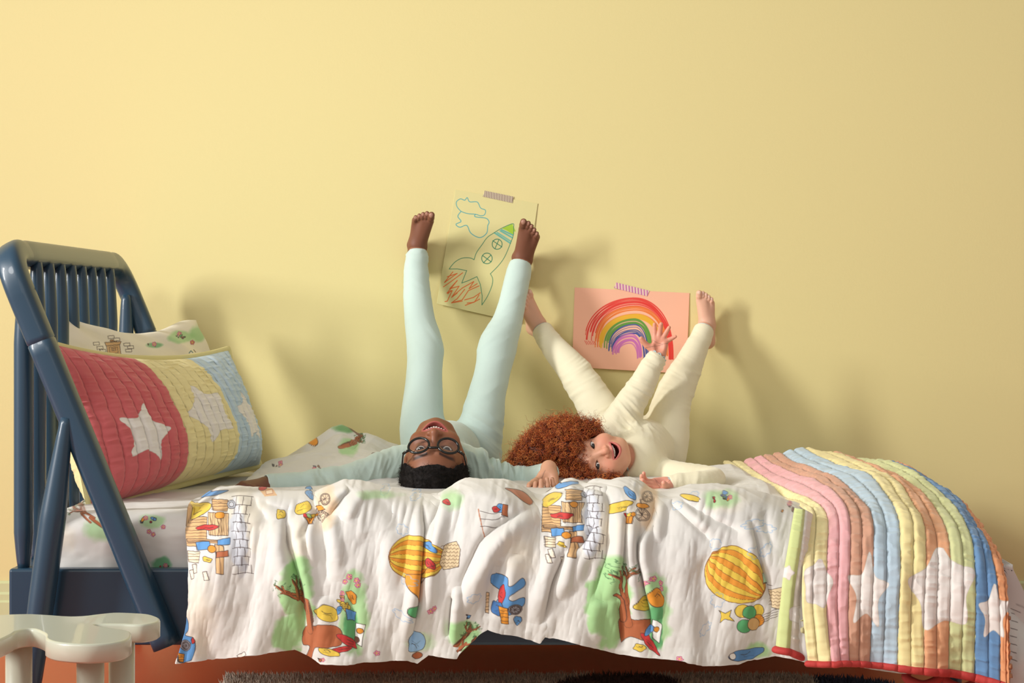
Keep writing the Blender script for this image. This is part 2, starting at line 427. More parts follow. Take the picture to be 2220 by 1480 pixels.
def toys(p,cx,cy,w,h,seed,cols,n=7,wash=GRN):
    """a jumble of cushions, balls, buckets and blankets"""
    r=np.random.default_rng(seed)
    if wash is not None: p.wash(cx,cy,w*1.15,h*1.15,wash,.75,.3,seed)
    for k in range(n):
        x=cx+r.uniform(-.8,.8)*w*.75; y=cy+r.uniform(-.8,.8)*h*.75; c=cols[k%len(cols)]; s=min(w,h)*r.uniform(.2,.36); ty=k%4
        if ty==0: blob(p,x,y,s*1.2,s*.8,c,seed+k,r.random()*3)
        elif ty==1: p.disc(x,y,s*.6,col=c,line=INK); p.stroke([(x-s*.5,y),(x,y+s*.15),(x+s*.5,y)],1.0,INK)
        elif ty==2:
            p.poly([(x-s*.7,y-s*.5),(x+s*.7,y-s*.4),(x+s*.5,y+s*.6),(x-s*.5,y+s*.5)],c,line=INK)
            p.stroke([(x-s*.6,y-s*.1),(x+s*.6,y)],1.0,INK); p.stroke([(x-s*.55,y+s*.2),(x+s*.5,y+s*.3)],1.0,INK)
        else: blob(p,x,y,s*.6,s*1.2,c,seed+k,r.random()*3); flower(p,x+s,y-s*.5,5)
SHEETC=(218,215,210)
M_print=mat('printed_cotton',attr=True,rough=.75,bump=(900,.06,.0004),sheen=.15)

# ================= mattress in its fitted sheet =================
nx,ns=1500,300
xs=np.linspace(-.965,.80,nx)
def mtop(x): return .445-.05*np.clip((np.asarray(x)-.45)/.35,0,1)**1.5
s=np.linspace(0,1,ns)
# profile: front face up, round edge, top, back down
def prof_m(s,r=.05,z0=.25,z1=.445,y0=4.088,y1=5.145):
    L=[z1-z0-r,PI/2*r,(y1-y0-2*r),PI/2*r,z1-z0-r]; 
    u=np.concatenate([np.linspace(0,L[0]+L[1],int(ns*.55)),np.linspace(L[0]+L[1],sum(L),ns-int(ns*.55)+1)[1:]])
    Y=np.zeros_like(u);Z=np.zeros_like(u)
    c=np.cumsum(L)
    a=u<c[0]; Y[a]=y0;Z[a]=z0+u[a]
    a=(u>=c[0])&(u<c[1]); th=(u[a]-c[0])/r; Y[a]=y0+r-r*np.cos(th);Z[a]=z1-r+r*np.sin(th)
    a=(u>=c[1])&(u<c[2]); Y[a]=y0+r+u[a]-c[1];Z[a]=z1
    a=(u>=c[2])&(u<c[3]); th=(u[a]-c[2])/r; Y[a]=y1-r+r*np.sin(th);Z[a]=z1-r+r*np.cos(th)
    a=u>=c[3]; Y[a]=y1;Z[a]=z1-r-(u[a]-c[3])
    return u,Y,Z
u,Yp,Zp=prof_m(s)
de=np.minimum(xs-xs[0],xs[-1]-xs); R=.07;  ins=np.where(de<R,R-np.sqrt(np.clip(R*R-(R-de)**2,0,None)),0)
X=np.tile(xs,(ns,1)); Yg=np.tile(Yp[:,None],(1,nx)); Zg=np.tile(Zp[:,None],(1,nx))
cy,cz=4.62,.25
Yg=cy+(Yg-cy)*(1-ins[None]/.6); Zg=cz+(Zg-cz)*(1-ins[None]/.22)*((mtop(xs)-cz)/(.445-cz))[None]
wr=.006*fbm(X*9,u[:,None]*14,4,4)*np.clip((Zg-.25)/.1,0,1); Yg-=wr*.9; Zg+=wr
pxg=CX+X*F/Yg; pyg=HY+(CZ-Zg)*F/Yg
p=Paint(pxg,pyg,SHEETC)
p.wash(215,1150,42,30,GRN,.7,.5,1); p.wash(350,1222,24,18,DGRN,.75,.3,2); p.wash(120,1165,60,40,(236,226,206),.6,.6,3)
tree(p,236,1150,196,1122,.45,4); p.wash(330,1130,36,18,GRN,.7,.4,5)
toys(p,322,1122,32,16,21,[BLU,RED,BLU,ORG],5,None); flower(p,323,1152,5); flower(p,332,1158,5); flower(p,354,1142,5)
toys(p,352,1232,30,10,22,[RED,(150,40,40),DGRN],5,None)
toys(p,68,1162,14,14,23,[TAN,RED],4,None); p.poly([(61,1192),(70,1190),(70,1214),(61,1216)],BLU,line=INK)
toys(p,560,1060,40,14,24,[BLU,ORG,YEL],5)
V=np.stack([X,Yg,Zg],-1).reshape(-1,3); Fq=gridF(ns,nx)
endL=np.arange(ns)*nx; endR=endL+nx-1
c0=len(V); V2=np.concatenate([V,[[xs[0],4.62,.25],[xs[-1],4.62,.25]]])
tri=[np.stack([endL[:-1],endL[1:],np.full(ns-1,c0)],1),np.stack([endR[1:],endR[:-1],np.full(ns-1,c0+1)],1)]
col=np.concatenate([p.c,[SHEETC,SHEETC]])
mt=mesh_np('mattress',V2,[Fq]+tri,M_print,None,col); tag(mt,'mattress in a white printed fitted sheet, lying in the navy bed frame','mattress')

# ================= pillows =================
def pillow_mesh(A,B,up,H,T,nu,nv,sag=.0,pinch=.06,dispf=None,bulge_low=.25,corner=None):
    """A,B bottom corners, up = unit vector of the cover's height"""
    A=np.asarray(A,float);B=np.asarray(B,float);up=np.asarray(up,float);W=np.linalg.norm(B-A); ex=(B-A)/W
    up=up-ex*np.dot(up,ex); up/=np.linalg.norm(up); nrm=np.cross(ex,up)
    if nrm[1]>0: nrm=-nrm
    U,Vv=np.meshgrid(np.linspace(-1,1,nu),np.linspace(-1,1,nv)); out=[]
    th=np.clip((1-np.abs(U)**2.6)*(1-np.abs(Vv)**2.6),0,1)**.55
    for side in (1,-1):
        x=U*W/2*(1-pinch*(1-Vv**2)*np.abs(U)); z=Vv*H/2*(1-pinch*(1-U**2)*np.abs(Vv))
        if corner is not None: z=z+corner(U,Vv)
        t=T/2*th*(1-bulge_low*Vv)
        if dispf is not None: t=t+dispf(U,Vv)*np.clip(th*3,0,1)
        C=(A+B)/2+up*H/2
        out.append(C+ex*x[...,None]+up*z[...,None]+nrm*(side*t)[...,None])
    return U,Vv,out,(ex,up,nrm)
M_quiltc=mat('quilted_cotton',attr=True,rough=.85,bump=(500,.25,.0008),sheen=.2)
# printed pillow (behind)
A=P(150,1035,4.62); B=P(500,1010,5.13); A=np.array([-.90,4.40,.46]);B=np.array([-.665,5.14,.445])
def c1(U,V): return .030*np.clip(V,0,1)*np.exp(-((U+1)/.30)**2)*1.5+.010*np.clip(V,0,1)*np.exp(-((U-.80)/.25)**2)-.028*np.clip(V,0,1)*np.exp(-((U-.1)/.6)**2)
def d1(U,V): return .006*fbm(U*3+V*2,V*2,3,4)+.007*np.exp(-((U*1.2+V*.5-.75)/.12)**2)-.007*np.exp(-((U+V*.45-.55)/.1)**2)+.005*np.sin((U*2.2+V*1.2)*5)*np.exp(-((V-.7)/.5)**2)
U,Vv,o,_=pillow_mesh(A,B,(-.36,.03,.90),.405,.15,300,200,dispf=d1,corner=c1,pinch=.05)
V=np.concatenate([o[0].reshape(-1,3),o[1].reshape(-1,3)])
px=CX+V[:,0]*F/V[:,1]; py=HY+(CZ-V[:,2])*F/V[:,1]; n0=300*200
p=Paint(px,py,(238,230,212)); p.x[n0:]=-999
def door(p,x,y,s=1):
    p.poly([(x-16*s,y+8*s),(x+14*s,y+5*s),(x+18*s,y+34*s),(x-12*s,y+36*s)],TAN,line=INK)
    p.poly([(x-20*s,y),(x+18*s,y-2*s),(x+15*s,y+5*s),(x-17*s,y+8*s)],TAN,line=INK)
    p.poly([(x-10*s,y+11*s),(x+9*s,y+10*s),(x+11*s,y+24*s),(x-8*s,y+26*s)],(206,158,100),line=INK,lw=.8)
    for k in range(3): p.disc(x-5*s+5*s*k,y-4*s,3*s,2.5*s,col=(190,140,90),line=INK,lw=.7)
    # the house number 123
    a=x-4.5*s; b=y+13*s
    p.stroke([(a,b+1),(a+1,b),(a+1,b+6*s)],.9,INK)
    p.stroke([(a+3*s,b+1),(a+4.5*s,b),(a+5.5*s,b+1.5*s),(a+3*s,b+6*s),(a+6*s,b+5.7*s)],.9,INK)
    p.stroke([(a+7.5*s,b),(a+9.5*s,b),(a+8.3*s,b+2.5*s),(a+10*s,b+4.2*s),(a+7.5*s,b+5.8*s)],.9,INK)
door(p,246,742,.95)
for (x,y) in ((202,742),(210,751),(234,728),(246,733),(268,744),(276,750),(272,757),(216,758)):
    p.poly([(x,y),(x+13,y-1),(x+14,y+5),(x+1,y+6)],(238,230,212),line=INK,lw=1.0)
p.wash(335,748,22,8,DGRN,.7,.3,3); toys(p,330,748,16,5,5,[RED,(220,80,60),RED],4,None)
p.wash(395,730,34,15,GRN,.8,.3,6); toys(p,392,727,22,9,7,[(170,80,50),RED,YEL,GRY,DGRN],7,None); p.wash(430,722,24,22,GRN,.85,.4,8)
flower(p,437,708,4); flower(p,417,742,5,(200,110,90)); p.stroke([(410,765),(414,760),(418,764)],2,(70,110,120)); p.stroke([(420,758),(424,763)],1.4,INK)
pp=mesh_np('printed_pillow',V,[gridF(200,300),gridF(200,300,n0,True)],M_print,None,p.c)
tag(pp,'white pillow with coloured print, standing behind the quilted pillow at the headboard','pillow')
# quilted striped sham (front)
A=P(196,1103,4.27); B=P(563,1008,5.0)
tl=P(112,742,4.30); tr=P(524,758,5.09)
up=(tl+tr)/2-(A+B)/2; H=np.linalg.norm(up)*1.0; up=up/np.linalg.norm(up)
NU,NV=1000,520
def quilt_disp(uc,vc,lw,seed=0,puff=.004,cr=.0022):
    """uc in channel units, vc in metres along the channel"""
    f=uc-np.floor(uc); ch=np.floor(uc)
    pf=1-np.exp(-(np.minimum(f,1-f)/.17)**2)
    d=puff*pf-0.0012*np.exp(-(np.minimum(f,1-f)/.045)**2)
    vv=vc/.016+1.7*vn(ch*3.1,vc*20,seed+2)+ch*5.3
    c=np.clip(np.abs(vn(vv,ch*7.7+uc*.35,seed))*3.2,0,1)-.6
    c2=vn(vc/.007+ch*3.7,uc*.9,seed+4)
    return d+cr*(-c)*(.35+.65*pf)+cr*.55*c2
def dq(U,V):
    uc=(U+1)/2*21; return quilt_disp(uc+.12*vn(V*6,uc*.2,8),V*.21,.034,3,.0036,.0034)+.004*fbm(U*3,V*2.5,9,3)
U,Vv,o,(ex,upv,nr)=pillow_mesh(A,B,up,H*1.02,.19,NU,NV,dispf=dq,pinch=.035,bulge_low=.3,corner=lambda U,V:(V+1)/2*(-.034*U-.006-.028*(1-U**2)))
V=np.concatenate([o[0].reshape(-1,3),o[1].reshape(-1,3)]); n0=NU*NV
W=.76; Hm=H
p=Paint(np.concatenate([((U+1)/2*760).ravel(),np.full(n0,-999.)]),np.concatenate([((1-Vv)/2*Hm*1000).ravel(),np.zeros(n0)]),(196,196,196))
c_red=(212,104,106); c_yel=(240,226,166); c_blue=(192,212,226)
uu=p.x; 
p.c[:]=c_yel; p.c[uu<285]=c_red; p.c[uu>520]=c_blue; p.c[n0:]=c_yel
WHT=(240,234,226)
def star(p,cx,cy,R,r,rot=0,n=5,col=WHT,sq=1.0):
    t=np.arange(2*n)*PI/n+rot; q=np.where(np.arange(2*n)%2==0,R*.92,r*1.25); 
    p.poly(np.stack([cx+sq*q*np.cos(t),cy+q*np.sin(t)],1),col,smooth=90,line=(214,206,196),lw=1.3)
star(p,150,Hm*1000*.62,74,30,-PI/2+.25,sq=1.15); star(p,420,Hm*1000*.52,88,42,-PI/2-.3,sq=1.2); star(p,640,Hm*1000*.6,80,36,-PI/2+.1)
# stitch lines, slightly darker thread
uc=(U+1)/2*21+.12*vn(Vv*6,(U+1)/2*21*.2,8); f=uc-np.floor(uc); e=np.exp(-(np.minimum(f,1-f)/.035)**2).ravel()*.16
p.c[:n0]*=(1-e)[:,None]
sham=empty('quilted_pillow',(A+B)/2,'quilted pillow striped red, yellow and blue, leaning on the headboard','pillow')
mesh_np('cover',V,[gridF(NV,NU),gridF(NV,NU,n0,True)],M_quiltc,sham,p.c)
G=o[0]; ring=np.concatenate([G[0,:-1],G[:-1,-1],G[-1,:0:-1],G[:0:-1,0]])[::6]
M_pip=mat('pale_yellow_cotton',(226,216,156),.8,bump=(300,.2,.001))
ctr=ring.mean(0); rg=ring+(ring-ctr)/np.linalg.norm(ring-ctr,axis=1)[:,None]*.004
V,Fs=sweep(np.concatenate([rg,rg[:2]]),.0078,ns=10,cap=False,ref=nr,asp=.6); m=MB(); m.add(V,Fs); m.build('piping',M_pip,sham)

# ================= stool =================
M_st=mat('cream_lacquer',(198,201,182),.35,coat=.3)
ZS=.33
def onp(px,py,z=ZS):
    Y=F*(CZ-z)/(py-HY); return np.array([(px-CX)*Y/F,Y])
front=[(97,1373),(100,1384),(128,1392),(190,1396),(250,1392),(282,1382),(281,1367),(240,1360),(210,1355),(212,1352),(262,1352),(310,1353),(342,1347),(346,1339),(325,1331),(290,1328),(250,1327),(215,1330),(182,1334),(150,1335),(105,1332),(60,1330),(0,1332),(-60,1337),(-110,1345),(-100,1355),(-50,1358),(-48,1362),(-90,1368),(-96,1382),(-60,1392),(-10,1388),(22,1376),(40,1366),(70,1362)]
front=[(x,y) for x,y in front]
pl=np.array([onp(*q) for q in front]); pl=catmull(pl,220,True)
cen=pl.mean(0); prof=[(0,-.031,.004),(0,-.028,.0),(0,-.004,.0),(0,-.0012,.0012),(0,0,.004)]
mb=MB(); n=len(pl); tang=np.roll(pl,-1,0)-np.roll(pl,1,0); nrm=np.stack([tang[:,1],-tang[:,0]],1); nrm/=np.linalg.norm(nrm,axis=1)[:,None]
area=.5*np.sum(pl[:,0]*np.roll(pl[:,1],-1)-np.roll(pl[:,0],-1)*pl[:,1])
if area<0: nrm=-nrm
rings=[np.concatenate([pl-nrm*i,np.full((n,1),ZS+z)],1) for _,z,i in prof]
bm=bmesh.new(); vr=[[bm.verts.new(q) for q in r] for r in rings]
for a,b in zip(vr[:-1],vr[1:]):
    for k in range(n): bm.faces.new((a[k],a[(k+1)%n],b[(k+1)%n],b[k]))
bm.faces.new(vr[-1]); bm.faces.new(vr[0][::-1])
bmesh.ops.recalc_face_normals(bm,faces=bm.faces[:])
stool=empty('stool',(float(cen[0]),float(cen[1]),0),'cream lacquered stool with a lobed top, in front of the bed at left','stool')
so=obj_bm('seat',bm,M_st,stool)
for f in so.data.polygons: f.use_smooth=len(f.vertices)==4
for (px,pyf) in ((41,1402),(196,1412),(264,1368),(-60,1400)):
    Yl={41:3.40,196:3.30,264:3.47,-60:3.3}[px]; X=(px-CX)*Yl/F
    V,Fs=sweep([(X,Yl,0.0),(X,Yl,.02),(X,Yl,ZS-.0305)],[.0205,.0215,.0222],ns=36,ref=(0,1,0)); m=MB(); m.add(V,Fs); m.build('leg',M_st,stool)

# ================= rug =================
M_rug=mat('shaggy_rug',attr=True,rough=1.0,bump=(200,.5,.004))
nx,ny=260,60
X,Y=np.meshgrid(np.linspace(-.66,.86,nx),np.linspace(3.3,4.70,ny))
def edge(X): return 4.655+.012*vn(X*9,X*2,3)-np.clip((X-.55)/.3,0,1)**2*.10
Yr=3.3+(Y-3.3)*(edge(X)-3.3)/1.40
Z=.016+.005*fbm(X*40,Y*40,2,3); Z*=np.clip((edge(X)-Yr)/.02,0,1)**.5*np.clip((X+.66)/.02,0,1)**.5; Z+=.001
mb=MB(); rc=np.array([228,212,194.])
def rcol(X,Y):
    c=np.tile(rc,(len(X),1)); k=vn(X*4,Y*4,7)
    c[k>.30]=(92,70,64); c[k<-.34]=(70,74,96); return c
mb.add(np.stack([X,Yr,Z],-1).reshape(-1,3),[gridF(ny,nx)],rcol(X.ravel(),Yr.ravel()))
nt=9000; r=np.random.default_rng(3); tx=r.uniform(-.65,.85,nt); ty=edge(tx)-np.abs(r.normal(0,1,nt))*.07
base=np.stack([tx,ty,np.full(nt,.008)],1); ln=r.uniform(.012,.026,nt); dr=np.stack([r.normal(0,.35,nt),r.normal(0,.35,nt),np.ones(nt)],1); dr/=np.linalg.norm(dr,axis=1)[:,None]
tip=base+dr*ln[:,None]; wd=.0016; mid=(base+tip)/2+r.normal(0,.0015,(nt,3))
VV=[];
for a,wv in ((base,wd),(mid,wd*1.1)):
    for k in range(3): VV.append(a+wv*np.array([math.cos(k*2.094),math.sin(k*2.094),0]))
VV.append(tip); VV=np.stack(VV,1).reshape(-1,3); ii=np.arange(nt)[:,None]*7
q=np.concatenate([ii+np.array([[k,(k+1)%3,3+(k+1)%3,3+k]]) for k in range(3)]); t3=np.concatenate([ii+np.array([[3+k,3+(k+1)%3,6]]) for k in range(3)])
mb.add(VV,[q,t3],np.repeat(rcol(tx,ty)*r.uniform(.8,1.1,(nt,1)),7,0))
tag(mb.build('rug',M_rug,None,True),'beige shaggy rug with dark flecks, on the floor under the bed','rug')
# ================= duvet =================
def interp(xk,yk): 
    xk=np.array(xk,float);yk=np.array(yk,float); return lambda x: np.interp(x,xk,yk)
crest=[(380,1150),(407,1122),(422,1097),(440,1083),(457,1074),(476,1061),(522,1059),(560,1062),(624,1064),(664,1065),(686,1070),(700,1062),(720,1054),(752,1043),(777,1044),(806,1050),(848,1063),(880,1071),(919,1078),(948,1079),(963,1071),(992,1056),(1006,1047),(1027,1043),(1069,1044),(1100,1048),(1130,1060),(1150,1074),(1170,1082),(1190,1074),(1210,1060),(1227,1046),(1239,1045),(1258,1051),(1272,1057),(1288,1047),(1302,1045),(1318,1051),(1327,1046),(1345,1041),(1365,1041),(1380,1044),(1396,1055),(1411,1066),(1425,1073),(1445,1072),(1460,1066),(1500,1056),(1560,1054),(1620,1062),(1680,1080),(1740,1100),(1800,1110),(2000,1140),(2130,1190),(2165,1240),(2220,1312),(2320,1420)]
hem=[(380,1437),(437,1433),(522,1423),(601,1411),(640,1408),(662,1420),(700,1438),(806,1434),(880,1432),(911,1441),(930,1420),(950,1424),(987,1427),(1010,1405),(1040,1372),(1056,1362),(1087,1374),(1120,1378),(1172,1393),(1181,1379),(1215,1385),(1254,1393),(1300,1408),(1350,1418),(1410,1424),(1473,1429),(1521,1440),(1600,1439),(1650,1429),(1679,1421),(1800,1440),(2100,1470),(2200,1530),(2320,1560)]
fc=interp(*zip(*crest)); fh=interp(*zip(*hem))
back=interp([500,560,600,650,700,760,800,850,900,1100,1400,1500,1600,2000,2320],[1045,1015,1001,988,984,986,990,1002,1028,1036,1034,1020,1012,1030,1200])
bump=interp([500,620,640,665,700,722,740,760,775,795,815,840,862,880,900,2320],[1040,1000,985,968,945,930,925,934,944,943,950,962,968,988,1026,1036])
xr=2300
NC=1560; sx=np.linspace(0,1,NC)
# rows: (left px, y function, Y function of px)
def g_(f): 
    return lambda x:f(x)
zmid=lambda x: HY+(CZ-.448)*F/4.62+0*x
yb=lambda x: np.where(x>2100,np.maximum(back(x),fc(x)-60),back(x))
QT={5.02:[(1568,1008),(1612,1000),(1655,996),(1697,985),(1745,977),(1804,982),(1850,997),(1900,1003),(1938,1008),(1947,1014),(2300,1300)],
4.66:[(1640,1062),(1672,1044),(1726,1030),(1764,1020),(1830,1014),(1892,1020),(1938,1030),(1988,1034),(2028,1052),(2048,1070),(2300,1290)],
4.42:[(1700,1090),(1722,1070),(1780,1050),(1826,1048),(1894,1044),(1950,1056),(1998,1068),(2048,1078),(2084,1098),(2102,1116),(2300,1300)],
4.10:[(1747,1116),(1790,1112),(1836,1106),(1886,1112),(1943,1112),(1998,1126),(2048,1138),(2098,1152),(2130,1172),(2148,1190),(2300,1360)],
3.985:[(1741,1200),(1793,1200),(1843,1200),(1893,1200),(1951,1200),(2007,1208),(2060,1216),(2112,1226),(2154,1242),(2172,1262),(2300,1420)]}
def qy(x,Y):
    ks=sorted(QT); v=np.stack([np.interp(x,*zip(*QT[k])) for k in ks]); Y=min(max(Y,ks[0]),ks[-1]); i=min(np.searchsorted(ks,Y,side='right')-1,len(ks)-2); t=(Y-ks[i])/(ks[i+1]-ks[i]); return v[i]*(1-t)+v[i+1]*t
XR=[1946,1950,1962,1992,2030,2078,2112,2130,2205,2290,2300,2300,2300]
rows=[ (640,lambda x:bump(x)+np.where((x>630)&(x<900),34,0),lambda x:5.17+0*x),
 (625,lambda x:bump(x),lambda x:5.10+0*x),
 (600,lambda x:np.maximum(bump(x),np.minimum(bump(x)+26,back(x)+4)),lambda x:5.03+0*x),
 (575,lambda x:back(x)+0,lambda x:4.90+0*x),
 (545,lambda x:back(x)*.45+.55*np.interp(x,[500,1300,1420,1560,1640,2100,2101,2320],[1048,1050,1066,1066,1046,1046,1160,1390]),lambda x:4.74+0*x),
 (500,lambda x:np.interp(x,[400,1540,1640,2100,2101,2320],[1068,1070,1048,1048,1170,1400]),lambda x:4.55+0*x),
 (455,lambda x:fc(x)+7,lambda x:4.36+0*x),
 (424,lambda x:fc(x),lambda x:4.27+0*x),
 (410,lambda x:fc(x)+9,lambda x:4.17+0*x),
 (407,lambda x:fc(x)+34,lambda x:4.075+0*x),
 (411,lambda x:fc(x)*.66+fh(x)*.34,lambda x:3.995+0*x),
 (405,lambda x:fc(x)*.33+fh(x)*.67,lambda x:3.965+0*x),
 (380,lambda x:fh(x),lambda x:3.972+0*x),
]
step=[14,16,24,30,34,40,22,18,34,110,110,110]
NR=sum(step)+1
K=[]
for ri,(xl,fy,fY) in enumerate(rows):
    px=xl+(XR[ri]-xl)*sx; yy=fy(px); Yv=fY(px)
    if ri<10:
        Y0=float(Yv[0]); q=qy(px,Y0)+15; x0=np.interp(Y0,sorted(QT),[QT[k][0][0] for k in sorted(QT)])-10; wq=np.clip((px-x0)/50,0,1)*(1-np.clip((px-2150)/20,0,1)*(ri>=8)); yy=yy*(1-wq)+wq*np.maximum(yy,q)
    K.append(np.stack([px,yy,Yv],-1))
K=np.array(K)  # rows x NC x 3
tt=np.concatenate([i+np.arange(n)/n for i,n in enumerate(step)]+[[len(rows)-1]])
def crom(K,tt):
    m=len(K); i=np.minimum(tt.astype(int),m-2); u=(tt-i)[:,None,None]; g=lambda k:K[np.clip(k,0,m-1)]
    p0,p1,p2,p3=g(i-1),g(i),g(i+1),g(i+2)
    return .5*((2*p1)+(-p0+p2)*u+(2*p0-5*p1+4*p2-p3)*u*u+(-p0+3*p1-3*p2+p3)*u**3)
G=crom(K,tt); px,py,Yd=G[...,0],G[...,1],G[...,2]
# folds, as strokes over the cloth; amplitude towards the viewer (m)
folds=[
 ([(627,1110),(622,1165),(640,1225),(655,1290),(660,1400)],11,-.022),([(604,1130),(600,1190),(612,1260),(626,1330)],16,.014),([(650,1150),(655,1220),(676,1290),(684,1390)],12,.013),
 ([(689,1106),(668,1140),(650,1175)],8,-.014),([(689,1106),(700,1150),(704,1210),(710,1270)],10,-.011),([(672,1102),(676,1150),(680,1230)],8,.009),([(716,1120),(726,1180),(736,1260)],14,.011),
 ([(766,1062),(740,1086),(722,1112),(712,1128)],7,-.022),([(752,1058),(728,1084),(706,1104)],8,.013),([(784,1066),(762,1100),(742,1130)],12,.013),
 ([(806,1064),(840,1110),(868,1150)],16,-.009),
 ([(917,1096),(920,1150),(914,1230),(908,1300),(892,1400)],6,-.026),([(903,1110),(905,1160),(898,1240),(890,1310),(878,1390)],9,.016),([(934,1110),(938,1180),(934,1260),(924,1340)],12,.010),
 ([(961,1082),(948,1110),(936,1136),(926,1165)],6,-.016),([(972,1085),(962,1120),(950,1170),(945,1220)],9,.012),
 ([(980,1290),(974,1325),(968,1385)],7,-.026),([(996,1270),(992,1330),(986,1400)],8,.015),
 ([(1156,1100),(1110,1128),(1056,1166),(1022,1220),(1002,1268),(990,1318)],10,-.018),([(1164,1112),(1120,1144),(1076,1178),(1044,1226),(1022,1276),(1006,1330)],18,.020),
 ([(1229,1196),(1212,1236),(1199,1268),(1186,1320),(1178,1356)],8,-.018),([(1210,1180),(1190,1230),(1172,1290),(1160,1350)],14,.011),([(1246,1190),(1232,1240),(1214,1300)],12,.012),
 ([(1294,1140),(1268,1172),(1240,1206)],8,-.014),([(1306,1150),(1284,1186),(1262,1225),(1244,1280)],11,.010),
 ([(1321,1100),(1319,1150),(1316,1204),(1300,1250),(1284,1300)],8,-.014),([(1338,1100),(1336,1160),(1330,1230),(1316,1300)],10,.013),
 ([(1358,1110),(1354,1180),(1346,1260)],8,-.012),([(1386,1130),(1381,1204),(1394,1262),(1408,1330),(1412,1380)],8,-.022),([(1370,1120),(1368,1200),(1376,1280),(1384,1350)],9,.012),([(1402,1150),(1400,1210),(1412,1270),(1428,1340)],10,.014),
 ([(1420,1080),(1410,1120),(1400,1146),(1388,1180)],7,-.018),([(1434,1090),(1430,1130),(1424,1180)],9,.012),
 ([(1452,1088),(1480,1112),(1514,1148),(1544,1182)],8,-.013),([(1473,1082),(1530,1120),(1574,1142),(1612,1158)],8,-.012),([(1462,1086),(1500,1120),(1550,1156)],8,.009),
 ([(1626,1130),(1640,1172),(1648,1215),(1664,1270),(1674,1320)],9,-.015),([(1610,1130),(1622,1180),(1630,1240),(1644,1300)],13,.010),([(1650,1110),(1664,1150),(1676,1200)],10,-.010),
 ([(1260,1060),(1268,1084),(1262,1110)],8,-.014),([(1322,1056),(1318,1080),(1326,1110)],7,-.014),([(1288,1052),(1292,1090),(1288,1120)],10,.011),
 ([(1240,1050),(1238,1090),(1224,1130)],10,.012),([(1218,1060),(1214,1090),(1186,1120)],8,-.010),
 ([(1190,1090),(1200,1120),(1210,1150)],7,-.008),([(1020,1060),(1060,1080),(1120,1100)],14,.007),([(1000,1068),(980,1100),(960,1150),(952,1200)],10,.009),
 ([(540,1070),(560,1110),(590,1140)],12,-.010),([(470,1068),(480,1110),(476,1180)],18,.008),([(520,1075),(530,1120),(520,1180)],16,.008),([(500,1150),(470,1260),(440,1380)],26,.007),([(560,1180),(540,1290),(520,1400)],26,-.007),
 ([(800,1150),(812,1250),(822,1360)],26,-.008),([(846,1150),(850,1260),(852,1370)],22,.008),([(760,1290),(768,1360),(760,1425)],14,-.008),([(700,1290),(706,1360),(700,1430)],16,.008),
 ([(1084,1210),(1064,1270),(1060,1340)],14,-.008),([(1120,1200),(1110,1270),(1106,1350)],16,.009),([(1140,1250),(1136,1310),(1140,1370)],9,-.007),
 ([(1470,1160),(1476,1260),(1480,1400)],30,.008),([(1520,1200),(1526,1300),(1530,1420)],26,-.006),([(1590,1190),(1600,1300),(1604,1420)],34,.010),
 ([(1340,1300),(1350,1360),(1352,1410)],10,-.012),([(1300,1300),(1290,1350),(1300,1400)],12,.009),
 ([(450,1150),(600,1124)],9,.004),([(560,1090),(620,1110),(680,1112)],8,-.007),
 # creases on the part lying behind the arm
 ([(560,1020),(640,1012),(720,1010),(800,1020)],7,.008),([(600,1002),(680,996),(760,998)],6,-.006),
]
D=np.zeros_like(px)
def stroke_d(pts,w):
    pts=catmull(pts,max(8,len(pts)*3)); x0,x1=pts[:,0].min()-3*w,pts[:,0].max()+3*w; y0,y1=pts[:,1].min()-3*w,pts[:,1].max()+3*w
    k=np.nonzero((px.ravel()>x0)&(px.ravel()<x1)&(py.ravel()>y0)&(py.ravel()<y1))[0]
    x=px.ravel()[k];y=py.ravel()[k]; d=np.full(len(k),1e9); bt=np.zeros(len(k)); n=len(pts)-1
    for q in range(n):
        a,b=pts[q],pts[q+1]; L=((b-a)**2).sum()+1e-9; t=np.clip(((x-a[0])*(b[0]-a[0])+(y-a[1])*(b[1]-a[1]))/L,0,1)
        dd=(x-a[0]-t*(b[0]-a[0]))**2+(y-a[1]-t*(b[1]-a[1]))**2; m=dd<d; d[m]=dd[m]; bt[m]=(q+t[m])/n
    return k,np.sqrt(d),bt
Df=D.ravel()
for pts,wd,am in folds:
    k,d,bt=stroke_d(pts,wd); tp=np.clip(bt/.18,0.15,1)*np.clip((1-bt)/.3,0.0,1)
    Df[k]+=am*np.exp(-(d/wd)**2)*tp
D=Df.reshape(D.shape)
front=np.clip((tt-6.5)/1.5,0,1)[:,None]
# soft secondary wrinkles, drawn out down the drape
wr=.0075*fbm(px/46+py/260,py/150,11,4)+.0035*(1-2*np.abs(vn(px/17+py/90,py/75,13)*2))*np.clip(1-(py-1060)/260,0.15,1)
wr2=.010*fbm(px/60,tt[:,None]*2.2+px*0,15,4)
D=D+wr*front+ .25*wr2*front
top=1-front
# billow in plan near the hem so it hangs loosely
hemw=np.clip((py-1290)/140,0,1)**1.5*front
D=D+hemw*(.016*np.sin(px/38.+1.2*np.sin(px/97.))+.01*vn(px/30,px*0,6))
Yg=Yd-D
Zg=CZ-(py-HY)*Yd/F + top*(wr2*.9)*(np.clip((tt-.8)/1.2,0,1)[:,None])+.35*D*np.exp(-((tt-7.2)/1.2)**2)[:,None]
Xg=(px-CX)*Yd/F + .30*D*front*np.sin(px/23.)
